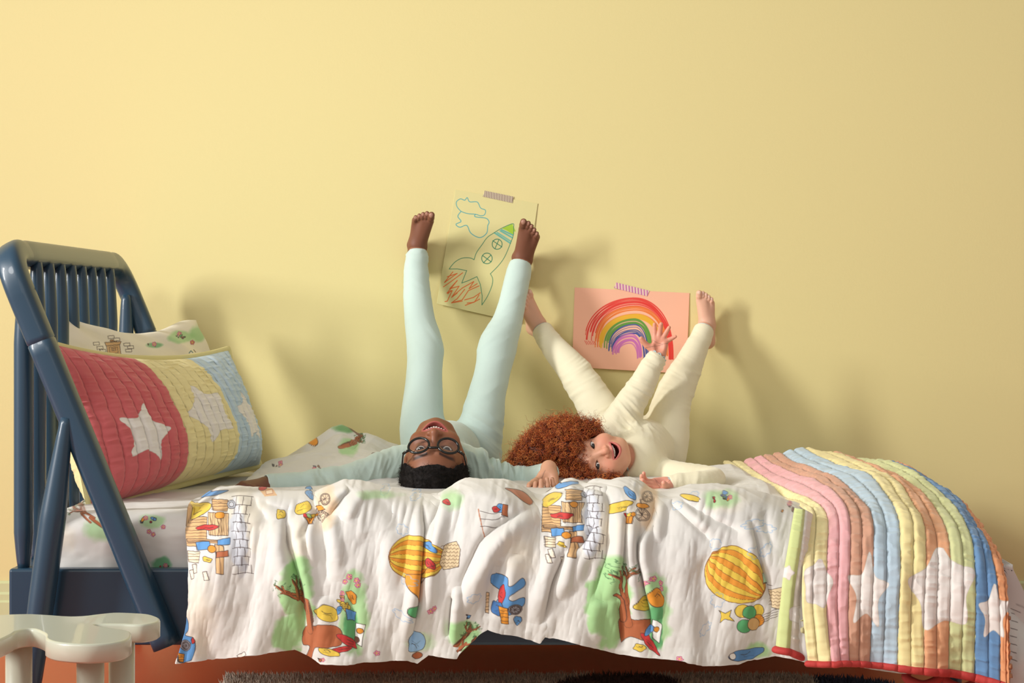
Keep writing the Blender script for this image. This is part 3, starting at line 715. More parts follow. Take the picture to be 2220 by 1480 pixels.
# never through the rail or the mattress
lim=np.where(Zg<.345,4.035,9.); Yg=np.minimum(Yg,lim); Yg=np.minimum(Yg,5.285)
inm=(Yg>4.10)&(Yg<5.14)&(Xg<.78); Zg=np.where(inm,np.maximum(Zg,mtop(Xg)+.006),Zg)
V=np.stack([Xg,Yg,Zg],-1).reshape(-1,3)
# --- the print ---
p=Paint(px,py,(217,214,209))
# warm cream areas of the dyed ground
for k,(x,y,a,b) in enumerate([(520,1130,80,90),(430,1330,50,120),(700,1100,40,60),(1290,1150,90,60),(1395,1110,50,60),(1570,1090,60,30),(650,1180,30,80),(1130,1200,50,60)]): p.wash(x,y,a,b,(240,228,204),.55,.7,30+k)
# steps, planks and bricks (left)
def stoop(p,ox,oy,s,seed):
    q=lambda x,y:(ox+x*s,oy+y*s)
    planks(p,*[ox+v*s for v in (-50,-2)],*[oy+v*s for v in (0,66)],9,False,TAN); planks(p,*[ox+v*s for v in (0,42)],*[oy+v*s for v in (-8,42)],9,True,(222,186,138)); planks(p,*[ox+v*s for v in (-46,36)],*[oy+v*s for v in (48,58)],3,False)
    planks(p,*[ox+v*s for v in (8,40)],*[oy+v*s for v in (-36,-10)],5,False); planks(p,*[ox+v*s for v in (-44,-18)],*[oy+v*s for v in (74,100)],4,False,(236,220,190)); planks(p,*[ox+v*s for v in (12,30)],*[oy+v*s for v in (60,122)],2,True)
    bricks(p,ox+48*s,ox+92*s,oy-40*s,oy+122*s,3,9)
    blob(p,ox-22*s,oy-12*s,30*s,13*s,YEL,seed,-.45); blob(p,ox+8*s,oy-46*s,30*s,5*s,BLU,seed+1,-.2); blob(p,ox-2*s,oy+24*s,22*s,7*s,RED,seed+2,-.15)
    p.disc(ox+48*s,oy-24*s,11*s,9*s,col=GRY,line=INK); p.disc(ox+48*s,oy-24*s,6*s,5*s,col=(206,208,214),line=INK)
    p.disc(ox+22*s,oy-2*s,8*s,7*s,col=ORG,line=INK); p.poly([q(-26,56),q(2,54),q(4,70),q(-24,74)],BLU,line=INK); p.poly([q(18,50),q(44,46),q(44,60),q(18,62)],BLU,line=INK)
    p.poly([q(14,76),q(40,72),q(40,84),q(14,88)],BRN,line=INK); blob(p,ox-4*s,oy+92*s,10*s,6*s,YEL,seed+4,.3); p.disc(ox+6*s,oy+70*s,8*s,col=ORG,line=INK)
    for (x,y) in ((-40,116),(-34,104),(-12,118)): p.poly([q(x,y),q(x+7,y-2),q(x+10,y+16),q(x+3,y+18)],(238,228,208),line=INK,lw=1.1)
stoop(p,455,1122,1.0,50)
stoop(p,1222,1098,.92,60)
# bicycles and baskets
def bike(p,x,y,s,seed):
    p.wash(x+14*s,y,24*s,52*s,(232,200,164),.8,.3,seed)
    wheel(p,x,y+18*s,13*s); wheel(p,x+12*s,y-18*s,11*s)
    p.stroke([(x,y+18*s),(x-10*s,y),(x+10*s,y-4*s),(x,y+18*s),(x-2*s,y-12*s),(x+12*s,y-18*s)],1.2,INK)
    p.disc(x+2*s,y,12*s,5*s,col=ORG,line=INK,rot=.1); blob(p,x-42*s,y+2*s,24*s,13*s,YEL,seed+1,-.4); planks(p,x-36*s,x-16*s,y+18*s,y+36*s,4,True,ORG)
    for k in range(4): p.disc(x-34*s+6*k*s,y+17*s,4*s,col=[RED,GRN,YEL,ORG][k],line=INK,lw=.8)
    blob(p,x-24*s,y-26*s,16*s,7*s,BLU,seed+3,.9)
bike(p,697,1104,1.0,70); bike(p,1388,1100,1.05,71); blob(p,607,1119,11,10,YEL,73,0)
p.poly([(560,1063),(590,1066),(600,1080),(575,1082)],(226,180,130)); blob(p,570,1066,8,4,RED,74); p.poly([(577,1070),(590,1068),(591,1076),(578,1078)],(240,214,180),line=BRN)
# balloons
balloon(p,905,1210,60,46,.05,9); p.poly([(880,1250),(918,1246),(912,1290),(904,1312),(894,1286)],ORG,smooth=40,line=INK)
p.poly([(960,1184),(992,1176),(1001,1192),(996,1230),(962,1236),(950,1222)],(222,200,160),line=INK)
for j in range(7):
    yy=1184+j*7.5; t=np.linspace(954,997,22); p.stroke(np.stack([t,yy+1.8*np.sin(t*.8+j)],1),.9,(110,80,56))
p.disc(896,1324,11,13,col=DGRN,line=INK); blob(p,934,1186,15,9,BLU,80,.9); blob(p,934,1222,14,7,RED,81,1.2); p.stroke([(918,1250),(930,1230),(950,1220)],.9,INK); p.stroke([(906,1290),(925,1252),(950,1236)],.9,INK)
balloon(p,1594,1249,67,56,.62,9)
for x,y,c in ((1640,1322,YEL),(1606,1322,YEL),(1642,1343,ORG),(1621,1325,DGRN),(1610,1354,DGRN),(1630,1350,(210,170,112))): p.disc(x,y,15,14,col=c,line=INK)
p.poly([(1647,1244),(1660,1247),(1661,1266),(1648,1264)],(186,220,180),line=INK); p.stroke([(1648,1266),(1676,1268)],1,INK)
for k in range(4): p.stroke([(1648+k*2,1335+k*4),(1665,1326+k*5),(1686,1318+k*5)],.9,INK,smooth=8)
p.poly([(1662,1280),(1700,1272),(1704,1318),(1672,1318)],(222,200,160),line=INK)
for j in range(5): t=np.linspace(1664,1702,18); p.stroke(np.stack([t,1283+j*7+1.6*np.sin(t*.8+j)],1),.9,(110,80,56))
p.poly([(1560,1322),(1574,1328),(1586,1320),(1582,1334),(1590,1344),(1574,1340),(1562,1348),(1566,1334)],YEL,line=INK)
for k,(x,y,a,b) in enumerate([(1551,1182,13,12),(1631,1199,13,15),(1662,1194,8,16),(1556,1300,16,18),(1527,1362,9,22),(1026,1293,9,15),(1470,1102,10,12),(1631,1140,10,26),(1662,1150,10,20),(872,1152,12,14),(884,1258,13,16),(871,1332,8,23),(832,1068,16,8),(900,1082,14,8),(1505,1078,12,7)]): cloud(p,x,y,a,b,k,.2*k)
# trees with their green washes
p.wash(645,1290,42,86,GRN,.9,.2,90); p.wash(628,1372,44,46,GRN,.9,.2,91); p.wash(765,1330,34,94,GRN,.85,.25,92); p.wash(764,1360,20,50,DGRN,.85,.2,93)
p.poly([(658,1362),(700,1352),(736,1360),(740,1392),(716,1400),(690,1402),(672,1432),(660,1428),(672,1400),(656,1396)],BRN,smooth=60,line=INK); tree(p,676,1366,670,1300,.9,94)
p.wash(1318,1310,56,92,GRN,.92,.18,95); p.wash(1335,1230,30,34,GRN,.9,.3,96); p.wash(1424,1330,34,96,GRN,.85,.3,97); p.wash(1424,1350,14,60,DGRN,.85,.2,98)
p.poly([(1340,1342),(1376,1340),(1408,1346),(1402,1384),(1370,1378),(1352,1394),(1342,1372)],BRN,smooth=60,line=INK); tree(p,1366,1352,1356,1290,1.0,99)
p.poly([(1352,1344),(1345,1300),(1326,1288),(1334,1284),(1352,1298),(1362,1340)],BRN,smooth=40,line=INK)
p.wash(1008,1376,36,36,GRN,.9,.25,100); tree(p,986,1398,1010,1378,.45,101); tree(p,990,1410,1012,1392,.4,102)
for x,y in ((757,1250),(749,1260),(773,1258),(776,1268),(743,1286),(1405,1262),(1415,1254),(1431,1264),(1432,1276),(932,1322),(940,1317),(815,1414),(1468,1424),(1398,1272)): flower(p,x,y,6)
# picnic things by the trees
toys(p,735,1315,30,42,110,[YEL,YEL,(236,170,110),YEL,BLU],7,None); blob(p,712,1330,30,15,YEL,111,.5); blob(p,762,1292,17,9,ORG,118,.9); p.poly([(748,1320),(776,1326),(772,1346),(750,1342)],BLU,line=INK)
p.poly([(776,1350),(792,1352),(784,1400),(770,1392)],(244,244,240),line=INK); p.disc(782,1366,6,col=ORG,line=INK); blob(p,752,1388,30,9,RED,112,.5); blob(p,742,1404,22,7,RED,113,-.2); blob(p,716,1410,20,8,YEL,114,.4); p.disc(774,1386,7,col=(120,80,60),line=INK)
blob(p,1392,1308,18,15,YEL,115,.6); blob(p,1424,1292,13,20,ORG,116,-.3); blob(p,1410,1392,32,8,RED,117,.9); blob(p,1388,1400,13,9,YEL,119); p.poly([(1420,1340),(1436,1352),(1430,1392),(1414,1380)],(244,244,240),line=INK); p.disc(1424,1362,6,col=ORG,line=INK); blob(p,1408,1364,9,16,BLU,120,.4)
# wagon, blue cloths
p.poly([(1066,1244),(1104,1250),(1108,1270),(1130,1252),(1132,1270),(1108,1290),(1112,1300),(1130,1294),(1130,1310),(1104,1330),(1072,1318),(1088,1284),(1064,1262)],BLU,smooth=70,line=INK); blob(p,1092,1286,9,22,RED,121,.2); blob(p,1080,1318,12,18,(60,110,170),122); planks(p,1084,1104,1312,1350,5,False,ORG); p.disc(1116,1318,11,col=(150,150,158),line=INK); wheel(p,1116,1318,9); blob(p,1120,1344,7,12,BLU,123)
planks(p,1050,1062,1282,1330,6,False,(222,190,150)); toys(p,1010,1330,16,14,124,[BLU,(60,100,150)],3,None)
p.poly([(391,1340),(404,1336),(408,1362),(400,1376),(420,1384),(418,1420),(404,1434),(384,1430),(388,1390)],BLU,smooth=60,line=INK); p.disc(401,1398,12,col=(140,142,150),line=INK); wheel(p,401,1398,9); planks(p,384,396,1414,1434,4,False,ORG); blob(p,417,1388,4,7,RED,125)
p.wash(912,1390,36,26,(190,222,176),.7,.4,126); blob(p,905,1392,25,22,(150,192,232),127,.2); p.disc(908,1420,12,8,col=BRN,line=INK); p.wash(1640,1408,38,22,GRN,.8,.3,128); blob(p,1620,1416,42,13,(84,134,186),129,-.15); p.disc(1586,1420,8,col=(240,240,236),line=INK)
# upper band
p.wash(1560,1086,44,24,GRN,.7,.4,130); toys(p,1566,1082,34,16,131,[BLU,RED,DGRN,ORG,BLU],7,None); blob(p,1500,1084,22,5,YEL,132,.3)
p.stroke([(1039,1108),(1044,1140),(1050,1164)],1.6,BRN); 
for j in range(3): p.stroke([(1042,1112+j*16),(1070,1118+j*12),(1090,1108+j*14)],.9,INK,smooth=8)
blob(p,1084,1106,12,10,BLU,133,.4); blob(p,1074,1108,8,7,RED,134); p.poly([(1092,1096),(1100,1098),(1097,1122),(1089,1120)],BRN,line=INK)
p.wash(985,1085,26,30,GRN,.7,.5,135); blob(p,975,1094,9,6,RED,136,.6); p.wash(820,1078,60,12,GRN,.6,.5,137); p.poly([(1094,1064),(1130,1070),(1152,1092),(1142,1098),(1110,1074)],BRN,smooth=30,line=INK)
toys(p,690,1018,22,12,140,[(170,110,80),RED,BLU,BRN],5,None); toys(p,600,1010,26,10,141,[BLU,(190,160,120)],4,None); blob(p,820,990,14,8,(180,120,80),142); p.wash(755,975,26,22,GRN,.85,.3,143); tree(p,735,972,768,965,.5,144); p.disc(680,958,13,10,col=ORG,rot=.5,line=INK); p.wash(750,932,34,9,(110,160,100),.9,.4,145); p.stroke([(748,925),(780,948)],5,(120,80,60))
toys(p,690,1430,26,12,146,[YEL,BRN,RED],5,None); p.poly([(516,1420),(536,1410),(542,1418),(524,1426)],(230,220,210),line=INK); toys(p,1705,1105,22,14,147,[(120,70,50),ORG,RED],5,None)
toys(p,1440,1062,20,6,148,[BLU,TAN],3,None); toys(p,1560,1030,22,5,149,[(60,100,130)],2,None)
for k in range(9): p.stroke([(2188,1300+k*16),(2200,1304+k*16)],1.2,INK)
dv=mesh_np('duvet',V,gridF(NR,NC,flip=False),M_print,None,p.c)
sm=dv.modifiers.new('thickness','SOLIDIFY'); sm.thickness=.006; sm.offset=-1
tag(dv,'crumpled white duvet with colourful balloon and tree print, hanging over the bed front','duvet')

# ================= quilt =================
B_=[
 [(1568,1008),(1600,1030),(1640,1062),(1700,1090),(1747,1116),(1741,1200),(1738,1310),(1751,1434)],
 [(1612,1000),(1640,1022),(1672,1044),(1722,1070),(1790,1112),(1793,1200),(1791,1310),(1799,1432)],
 [(1655,996),(1684,1012),(1726,1030),(1780,1050),(1836,1106),(1843,1200),(1838,1310),(1840,1432)],
 [(1697,985),(1720,1003),(1764,1020),(1826,1048),(1886,1112),(1893,1200),(1890,1310),(1888,1438)],
 [(1745,977),(1776,992),(1830,1014),(1894,1044),(1943,1112),(1951,1200),(1948,1310),(1945,1443)],
 [(1804,982),(1842,998),(1892,1020),(1950,1056),(1998,1126),(2007,1208),(2003,1316),(2000,1448)],
 [(1850,997),(1886,1008),(1938,1030),(1998,1068),(2048,1138),(2060,1216),(2059,1322),(2057,1455)],
 [(1900,1003),(1936,1010),(1988,1034),(2048,1078),(2098,1152),(2112,1226),(2114,1330),(2115,1466)],
 [(1938,1008),(1974,1020),(2028,1052),(2084,1098),(2130,1172),(2154,1242),(2165,1340),(2166,1478)],
 [(1947,1014),(1990,1034),(2048,1070),(2102,1116),(2148,1190),(2172,1262),(2181,1350),(2184,1490)],
]
YY=[5.02,4.86,4.66,4.42,4.10,3.985,3.94,3.93]
cols=[(240,226,168),(232,174,176),(206,156,130),(184,204,218),(240,224,162),(228,168,126),(210,214,158),(104,144,188),(228,156,108)]
Bp=np.array([catmull(np.concatenate([np.array(b,float),np.array(YY)[:,None]],1),640) for b in B_]) # 10 x 640 x 3
per=90; NB=len(B_)-1; NCq=NB*per+1
tq=np.arange(NCq)/per; Q=crom(Bp,tq)  # NCq x 640 x 3
Q=np.transpose(Q,(1,0,2)); px,py,Yq=Q[...,0],Q[...,1],Q[...,2]
X=(px-CX)*Yq/F; Z=CZ-(py-HY)*Yq/F
# arc length along each band
Pq=np.stack([X,Yq,Z],-1); ds=np.linalg.norm(np.diff(Pq,axis=0),axis=2); L=np.concatenate([np.zeros((1,NCq)),np.cumsum(ds,0)]); L=L[-1]-L
uc=np.tile(tq*2,(640,1))+.05*vn(L*26,np.tile(tq*.6,(640,1)),5)
dd=quilt_disp(uc,L,.03,20,.0024,.0036)+.010*fbm(tq[None]*1.1+L*1.0,L*5,22,3)
gu=np.gradient(Pq,axis=1); gv=np.gradient(Pq,axis=0); nn=np.cross(gu,gv); nn/=np.linalg.norm(nn,axis=2)[...,None]+1e-12
if nn[500,300,1]>0: nn=-nn
Pq=Pq+nn*(dd+.004)[...,None]
# bulk lift of the whole quilt, and a loose wave at the hem
lo=np.clip((.16-L)/.16,0,1)**1.5; Pq[...,1]-=lo*.014*np.sin(px/31.)
p=Paint(px,py,(236,214,146)); ci=np.clip(np.floor(tq+.012*np.sin(L[:, :1]*160)+0*tq),0,NB-1).astype(int)
for k in range(NB): p.c[(ci==k).ravel()]=cols[k]
# plain white shapes sewn on (clouds, stars)
def patch(pts): p.poly(pts,(236,228,222),smooth=110,line=(206,190,178),lw=1.4)
star(p,1772,1268,58,34,-PI/2+.2,sq=.62,n=5,col=(236,228,222)); star(p,1880,1285,92,36,-PI/2+.1,sq=.55,col=(236,228,222)); star(p,2042,1280,104,52,-PI/2-.1,sq=.80,col=(236,228,222)); star(p,2152,1330,66,28,-PI/2,sq=.55,col=(236,228,222))
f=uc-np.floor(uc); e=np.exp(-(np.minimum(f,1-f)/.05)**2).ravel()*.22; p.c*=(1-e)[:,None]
quilt=empty('quilt',(1.75*.5,4.3,.45),'striped pastel quilt with red binding, folded over the foot of the bed','quilt')
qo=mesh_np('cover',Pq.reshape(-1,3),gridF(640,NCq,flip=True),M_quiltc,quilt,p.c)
sm=qo.modifiers.new('thickness','SOLIDIFY'); sm.thickness=.007; sm.offset=-1
M_bind=mat('red_binding',(190,58,54),.75,bump=(260,.4,.0015))
hemline=Pq[-1]; hp=hemline[::6]+np.array([0,-.001,-.004]); hp=hp+np.stack([0*hp[:,0],.0015*vn(hp[:,0]*120,hp[:,2]*40,2),.0012*vn(hp[:,0]*150,hp[:,2]*40,3)],1)
V,Fs=sweep(hp,.0085,ns=14,ref=(0,0,1),asp=.75); m=MB(); m.add(V,Fs); m.build('binding',M_bind,quilt)
# turned-back front edge (green and white) hanging to the left of the main fold
fl=[[(1722,1100),(1712,1160),(1696,1260),(1681,1402)],[(1745,1104),(1738,1170),(1722,1280),(1712,1408)],[(1762,1114),(1755,1180),(1748,1290),(1746,1422)]]
fy=[4.045,3.985,3.965,3.955]; fo=np.array([0,-.006,.022])
Fp=[]
for k,b in enumerate(fl):
    a=np.concatenate([np.array(b,float),(np.array(fy)+fo[k])[:,None]],1); Fp.append(catmull(a,420))
Fp=np.array(Fp); tf=np.arange(181)/90; Q=np.transpose(crom(Fp,tf),(1,0,2)); px,py,Yq=Q[...,0],Q[...,1],Q[...,2]
Pf=np.stack([(px-CX)*Yq/F,Yq,CZ-(py-HY)*Yq/F],-1); L=np.cumsum(np.concatenate([np.zeros((1,181)),np.linalg.norm(np.diff(Pf,axis=0),axis=2)]),0)
dd=quilt_disp(np.tile(tf,(420,1))*1.0,L,.03,30,.005,.0028); Pf[...,1]-=dd+.004
p=Paint(px,py,(206,216,148)); p.c[(np.tile(tf,(420,1))>1.0).ravel()]=(232,224,214)
star(p,1705,1240,18,9,0,sq=1,col=(236,228,222)); star(p,1728,1330,22,14,0,col=(244,240,236))
fo_=mesh_np('folded_edge',Pf.reshape(-1,3),gridF(420,181,flip=True),M_quiltc,quilt,p.c); fo_['label']='pale green and white turned-back edge'
sm=fo_.modifiers.new('thickness','SOLIDIFY'); sm.thickness=.008; sm.offset=-1
hp=Pf[-1][::5]+np.array([0,-.001,-.004]); hp=np.concatenate([hp,[hp[-1]+np.array([.006,.02,.002]),hp[-1]+np.array([-.012,.036,.004]),hp[-1]+np.array([-.03,.04,.006])]])
V,Fs=sweep(hp,.0095,ns=14,ref=(0,0,1),asp=.75); m=MB(); m.add(V,Fs); m.build('binding',M_bind,quilt)
# two loops of the far binding showing under the hem
for x0,x1,yy in ((1968,2036,1470),(2054,2120,1476)):
    q=[P(x0,1455,4.02),P(x0-2,yy,4.01),P((x0+x1)/2,yy+14,4.0),P(x1,yy,4.01),P(x1+3,1458,4.02)]
    V,Fs=sweep(catmull(q,40),.009,ns=12,ref=(0,1,0)); m=MB(); m.add(V,Fs); m.build('binding',M_bind,quilt)

# ================= drawings on the wall =================
M_paper=mat('drawing_paper',attr=True,rough=.8,bump=(300,.05,.0004))
M_tape=mat('washi_tape',attr=True,rough=.6)
def sheet(name,corners,nu,nv,base,paint,label,cat='drawing'):
    """corners tl,tr,br,bl in px at the wall"""
    c=[P(a,b,WALL-.0015) for a,b in corners]; U,Vv=np.meshgrid(np.linspace(0,1,nu),np.linspace(0,1,nv))
    G=((1-U)*(1-Vv))[...,None]*c[0]+(U*(1-Vv))[...,None]*c[1]+(U*Vv)[...,None]*c[2]+((1-U)*Vv)[...,None]*c[3]
    cc=np.array(corners,float); q=((1-U)*(1-Vv))[...,None]*cc[0]+(U*(1-Vv))[...,None]*cc[1]+(U*Vv)[...,None]*cc[2]+((1-U)*Vv)[...,None]*cc[3]
    lift=.010*(Vv**2.2)*(.6+.4*np.sin(U*5))+.004*np.abs(U-.5)*Vv+.0012*fbm(U*3,Vv*3,4,2); G[...,1]-=np.clip(lift,0,None)
    p=Paint(q[...,0],q[...,1],base); paint(p)
    t=empty(name,c[0],label,cat)
    o=mesh_np('paper',G.reshape(-1,3),gridF(nv,nu,flip=True),M_paper,t,p.c); m=o.modifiers.new('thickness','SOLIDIFY'); m.thickness=.0005; m.offset=-1
    return t
def tape(parent,corners,ca,cb,n=14):
    c=[P(a,b,WALL-.0025) for a,b in corners]; U,Vv=np.meshgrid(np.linspace(0,1,160),np.linspace(0,1,40))
    G=((1-U)*(1-Vv))[...,None]*c[0]+(U*(1-Vv))[...,None]*c[1]+(U*Vv)[...,None]*c[2]+((1-U)*Vv)[...,None]*c[3]
    f=(U*n+Vv*1.6*0+(-Vv*.9)); f-=np.floor(f); col=np.where((f<.5)[...,None],np.array(ca,float),np.array(cb,float))
    o=mesh_np('tape',G.reshape(-1,3),gridF(40,160,flip=True),M_tape,parent,col.reshape(-1,3)); m=o.modifiers.new('thickness','SOLIDIFY'); m.thickness=.0003; m.offset=-1
def rocket(p):
    z=lambda L:[(840+a/3.7,400+b/3.7) for a,b in L]
    TL=(70,160,170); G1=(40,120,90)
    p.stroke(z([(590,215),(560,180),(553,140),(585,115),(620,125),(640,105),(660,138),(720,140),(748,188),(785,205),(780,240),(750,250),(705,238),(640,232),(590,215)]),1.5,TL,smooth=120)
    p.stroke(z([(590,215),(565,255),(590,295),(550,318),(580,342),(636,328),(670,390),(740,425),(795,390),(805,330),(815,300),(790,270),(705,258),(705,238)]),1.6,TL,smooth=120)
    p.poly(z([(1005,312),(1012,380),(1008,405),(960,370),(918,352)]),(168,206,60)); p.stroke(z([(1000,330),(1022,372)]),3,(168,206,60))
    for a,b,cc in (((915,362),(1005,405),(90,180,170)),((905,370),(1000,425),(90,180,170)),((860,388),(985,470),(90,180,170)),((880,385),(990,455),(110,190,175))): p.stroke(z([a,b]),3.2,cc,.85)
    p.stroke(z([(695,602),(715,545),(760,480),(800,425),(850,390),(920,348),(1005,314),(1012,345),(1010,405),(985,475),(940,580),(890,650),(826,715)]),1.2,G1,smooth=90)
    p.stroke(z([(695,602),(660,588),(600,590),(550,615),(515,650),(496,677)]),1.2,G1,smooth=40); p.stroke(z([(496,677),(560,676),(636,690),(596,790),(650,770),(718,738),(745,800),(760,890),(758,965)]),1.2,G1)
    p.stroke(z([(758,965),(800,900),(835,820),(845,760),(826,715)]),1.2,G1,smooth=40)
    for cx,cy,r in ((880,478,40),(798,592,42)):
        t=np.linspace(0,2*PI,30); p.stroke(z([(cx+r*math.cos(a),cy+r*1.02*math.sin(a)) for a in t]),1.5,G1); 
    p.stroke(z([(845,450),(918,500)]),1.4,G1);p.stroke(z([(895,440),(862,515)]),1.4,G1);p.stroke(z([(765,570),(832,620)]),1.5,G1);p.stroke(z([(830,565),(770,628)]),1.5,G1)
    OR=(226,104,44)
    for L in ([(525,700),(458,785),(560,712),(480,740)],[(603,708),(500,785),(450,820)],[(560,770),(520,820),(478,870),(520,850),(480,935),(462,938)],[(560,770),(500,835),(575,815),(515,905),(560,870)],[(692,778),(600,830),(525,895)],[(692,778),(655,835),(720,795)],[(735,812),(650,850),(600,925),(515,948),(600,935)],[(620,840),(560,915),(515,948)],[(745,868),(690,905),(620,925)],[(735,885),(700,940),(625,968)],[(740,918),(690,945),(640,950)],[(510,850),(485,875)]): p.stroke(z(L),1.7,OR)
t1=sheet('rocket_drawing',[(987,411),(1166,441),(1130,700),(947,658)],330,470,(222,213,152),rocket,"child's felt-pen rocket drawing on pale yellow paper, taped to the wall")
tape(t1,[(1051,413),(1113,426),(1111,440),(1047,426)],(128,96,96),(222,212,178),18)
def rainbow(p):
    r=np.random.default_rng(5)
    zz=lambda x,y:(1220+x/6.727,600+y/6.727)
    # outer/inner arcs as (left foot, apex, right foot)
    def band(L0,A0,R0,L1,A1,R1,col,n,w,a=.85):
        for k in range(n):
            t=k/(n-1) if n>1 else 0; t0=np.clip(t+r.normal()*.08,0,1); t1=np.clip(t+r.normal()*.22,0,1); t2=np.clip(t+r.normal()*.12,0,1)
            L=np.array(L0)*(1-t0)+np.array(L1)*t0;A=np.array(A0)*(1-t1)+np.array(A1)*t1;R=np.array(R0)*(1-t2)+np.array(R1)*t2
            u=np.linspace(0,1,40); ph=PI*(1-u); cx=A[0]; X=np.where(u<.5,cx+(cx-L[0])*np.cos(ph)*1.0,cx+(R[0]-cx)*np.cos(ph)); base=np.where(u<.5,L[1],R[1]); Y=base-(base-A[1])*np.sin(ph)**.8
            Y=Y+r.normal()*4+3*np.sin(u*9+r.random()*6); X=X+4*np.sin(u*7+r.random()*6)
            e=int(r.integers(0,4)); q=[zz(a_,b_) for a_,b_ in zip(X[e:],Y[e:])]; p.stroke(q,w*r.uniform(.7,1.2),col,a)
    band((320,1000),(1050,305),(1610,1200),(480,1000),(1060,430),(1540,1200),(226,56,48),15,1.9)
    band((470,1020),(1060,430),(1530,1150),(540,1010),(1070,540),(1470,1100),(236,122,52),11,1.9)
    band((525,1060),(1080,545),(1440,1100),(590,1000),(1080,610),(1400,1060),(234,180,50),12,3.0)
    band((605,1030),(1040,615),(1300,1080),(680,1040),(1050,690),(1240,1060),(96,150,62),9,2.4)
    band((665,1080),(1045,690),(1245,1190),(740,1080),(1050,830),(1180,1200),(44,72,150),12,1.5)
    band((730,1120),(1000,830),(1150,1150),(820,1130),(980,960),(1090,1180),(200,110,180),9,3.0,.8)
    for k in range(6): x=320+k*26; p.stroke([zz(x,930+8*(k%2)),zz(x+30,985)],1.0,(226,60,54))
t2=sheet('rainbow_drawing',[(1246,623),(1495,635),(1488,810),(1240,795)],440,320,(247,188,158),rainbow,"child's felt-pen rainbow drawing on peach paper, taped to the wall")
tape(t2,[(1336,612),(1408,630),(1403,642),(1331,624)],(196,118,168),(236,208,190),11)
# ================= people =================
def nz(v): v=np.asarray(v,float); return v/np.linalg.norm(v)
def frame(z,y):
    """local axes x,y,z as columns; z kept, y made square to it"""
    z=nz(z); y=np.asarray(y,float); y=nz(y-z*np.dot(y,z)); return np.stack([np.cross(y,z),y,z],1)
def L2(p,o,R,s=1.0): return ((p-np.asarray(o,np.float32))@np.asarray(R,np.float32))/s*100   # to local cm
def hand_sdf(q,th,curl,spread=1.0,thumb=(.6,.35,.5),fat=1.0,wristlen=3.0,palm_k=.5,flen=1.0,side=(0,0,0,0)):
    """q local cm; z to the fingertips, y out of the palm, thumb on side th*x. curl = 4 lists of 3 joint bends (rad), index first"""
    x=q.copy(); x[:,0]*=th
    d=cap(x,(0,0,-wristlen),(0,0,.3),1.9*fat,1.95*fat)
    bx=[1.95,.65,-.65,-1.85]; bz=[6.2,6.5,6.2,5.6]
    for i in range(4): d=smin(d,cap(x,(bx[i]*.42,-.05,.8),(bx[i],-.1 if i in(1,2) else .05,bz[i]),1.35*fat,.86*fat),1.0)
    d=smin(d,cap(x,(1.3,.45,1.4),(2.1,.55,3.2),1.25*fat,1.05*fat),.8)      # thumb pad
    d=smin(d,cap(x,(-1.35,.4,1.5),(-1.7,.35,4.0),1.05*fat,.9*fat),.8)
    d=smax(d,-cap(x,(.1,2.6,3.4),(.1,2.6,4.4),1.75),.8)                    # hollow of the palm
    ln=[(2.9,1.9,1.6),(3.2,2.1,1.7),(2.9,1.9,1.6),(2.3,1.5,1.4)]; rr=[(.80,.70,.60),(.82,.72,.62),(.78,.68,.59),(.70,.60,.52)]
    fs=None
    for i in range(4):
        a=np.array([bx[i],0.0,bz[i]]); sa=(bx[i]*.10)*spread+side[i]; ang=0; f=None
        for j in range(3):
            ang+=curl[i][j]; dr=np.array([math.sin(sa)*math.cos(ang),math.sin(ang),math.cos(sa)*math.cos(ang)])
            b=a+dr*ln[i][j]*flen; e=cap(x,a,b,rr[i][j]*fat*1.02,(rr[i][j+1] if j<2 else rr[i][2]*.86)*fat*1.0); f=e if f is None else smin(f,e,.18); a=b
        fs=f if fs is None else smin(fs,f,.10)
    d=smin(d,fs,palm_k)
    a=np.array([1.9,.5,2.2]); t1=nz((thumb[0],thumb[1],thumb[2])); b=a+t1*2.9; t2=nz(t1+np.array([-.05,.22,.28])); c=b+t2*2.3; t3=nz(t2+np.array([-.15,.15,.15])); e=c+t3*1.0
    f=smin(smin(cap(x,a,b,1.05*fat,.84*fat),cap(x,b,c,.84*fat,.72*fat),.2),cap(x,c,e,.72*fat,.58*fat),.2)
    return smin(d,f,.55)
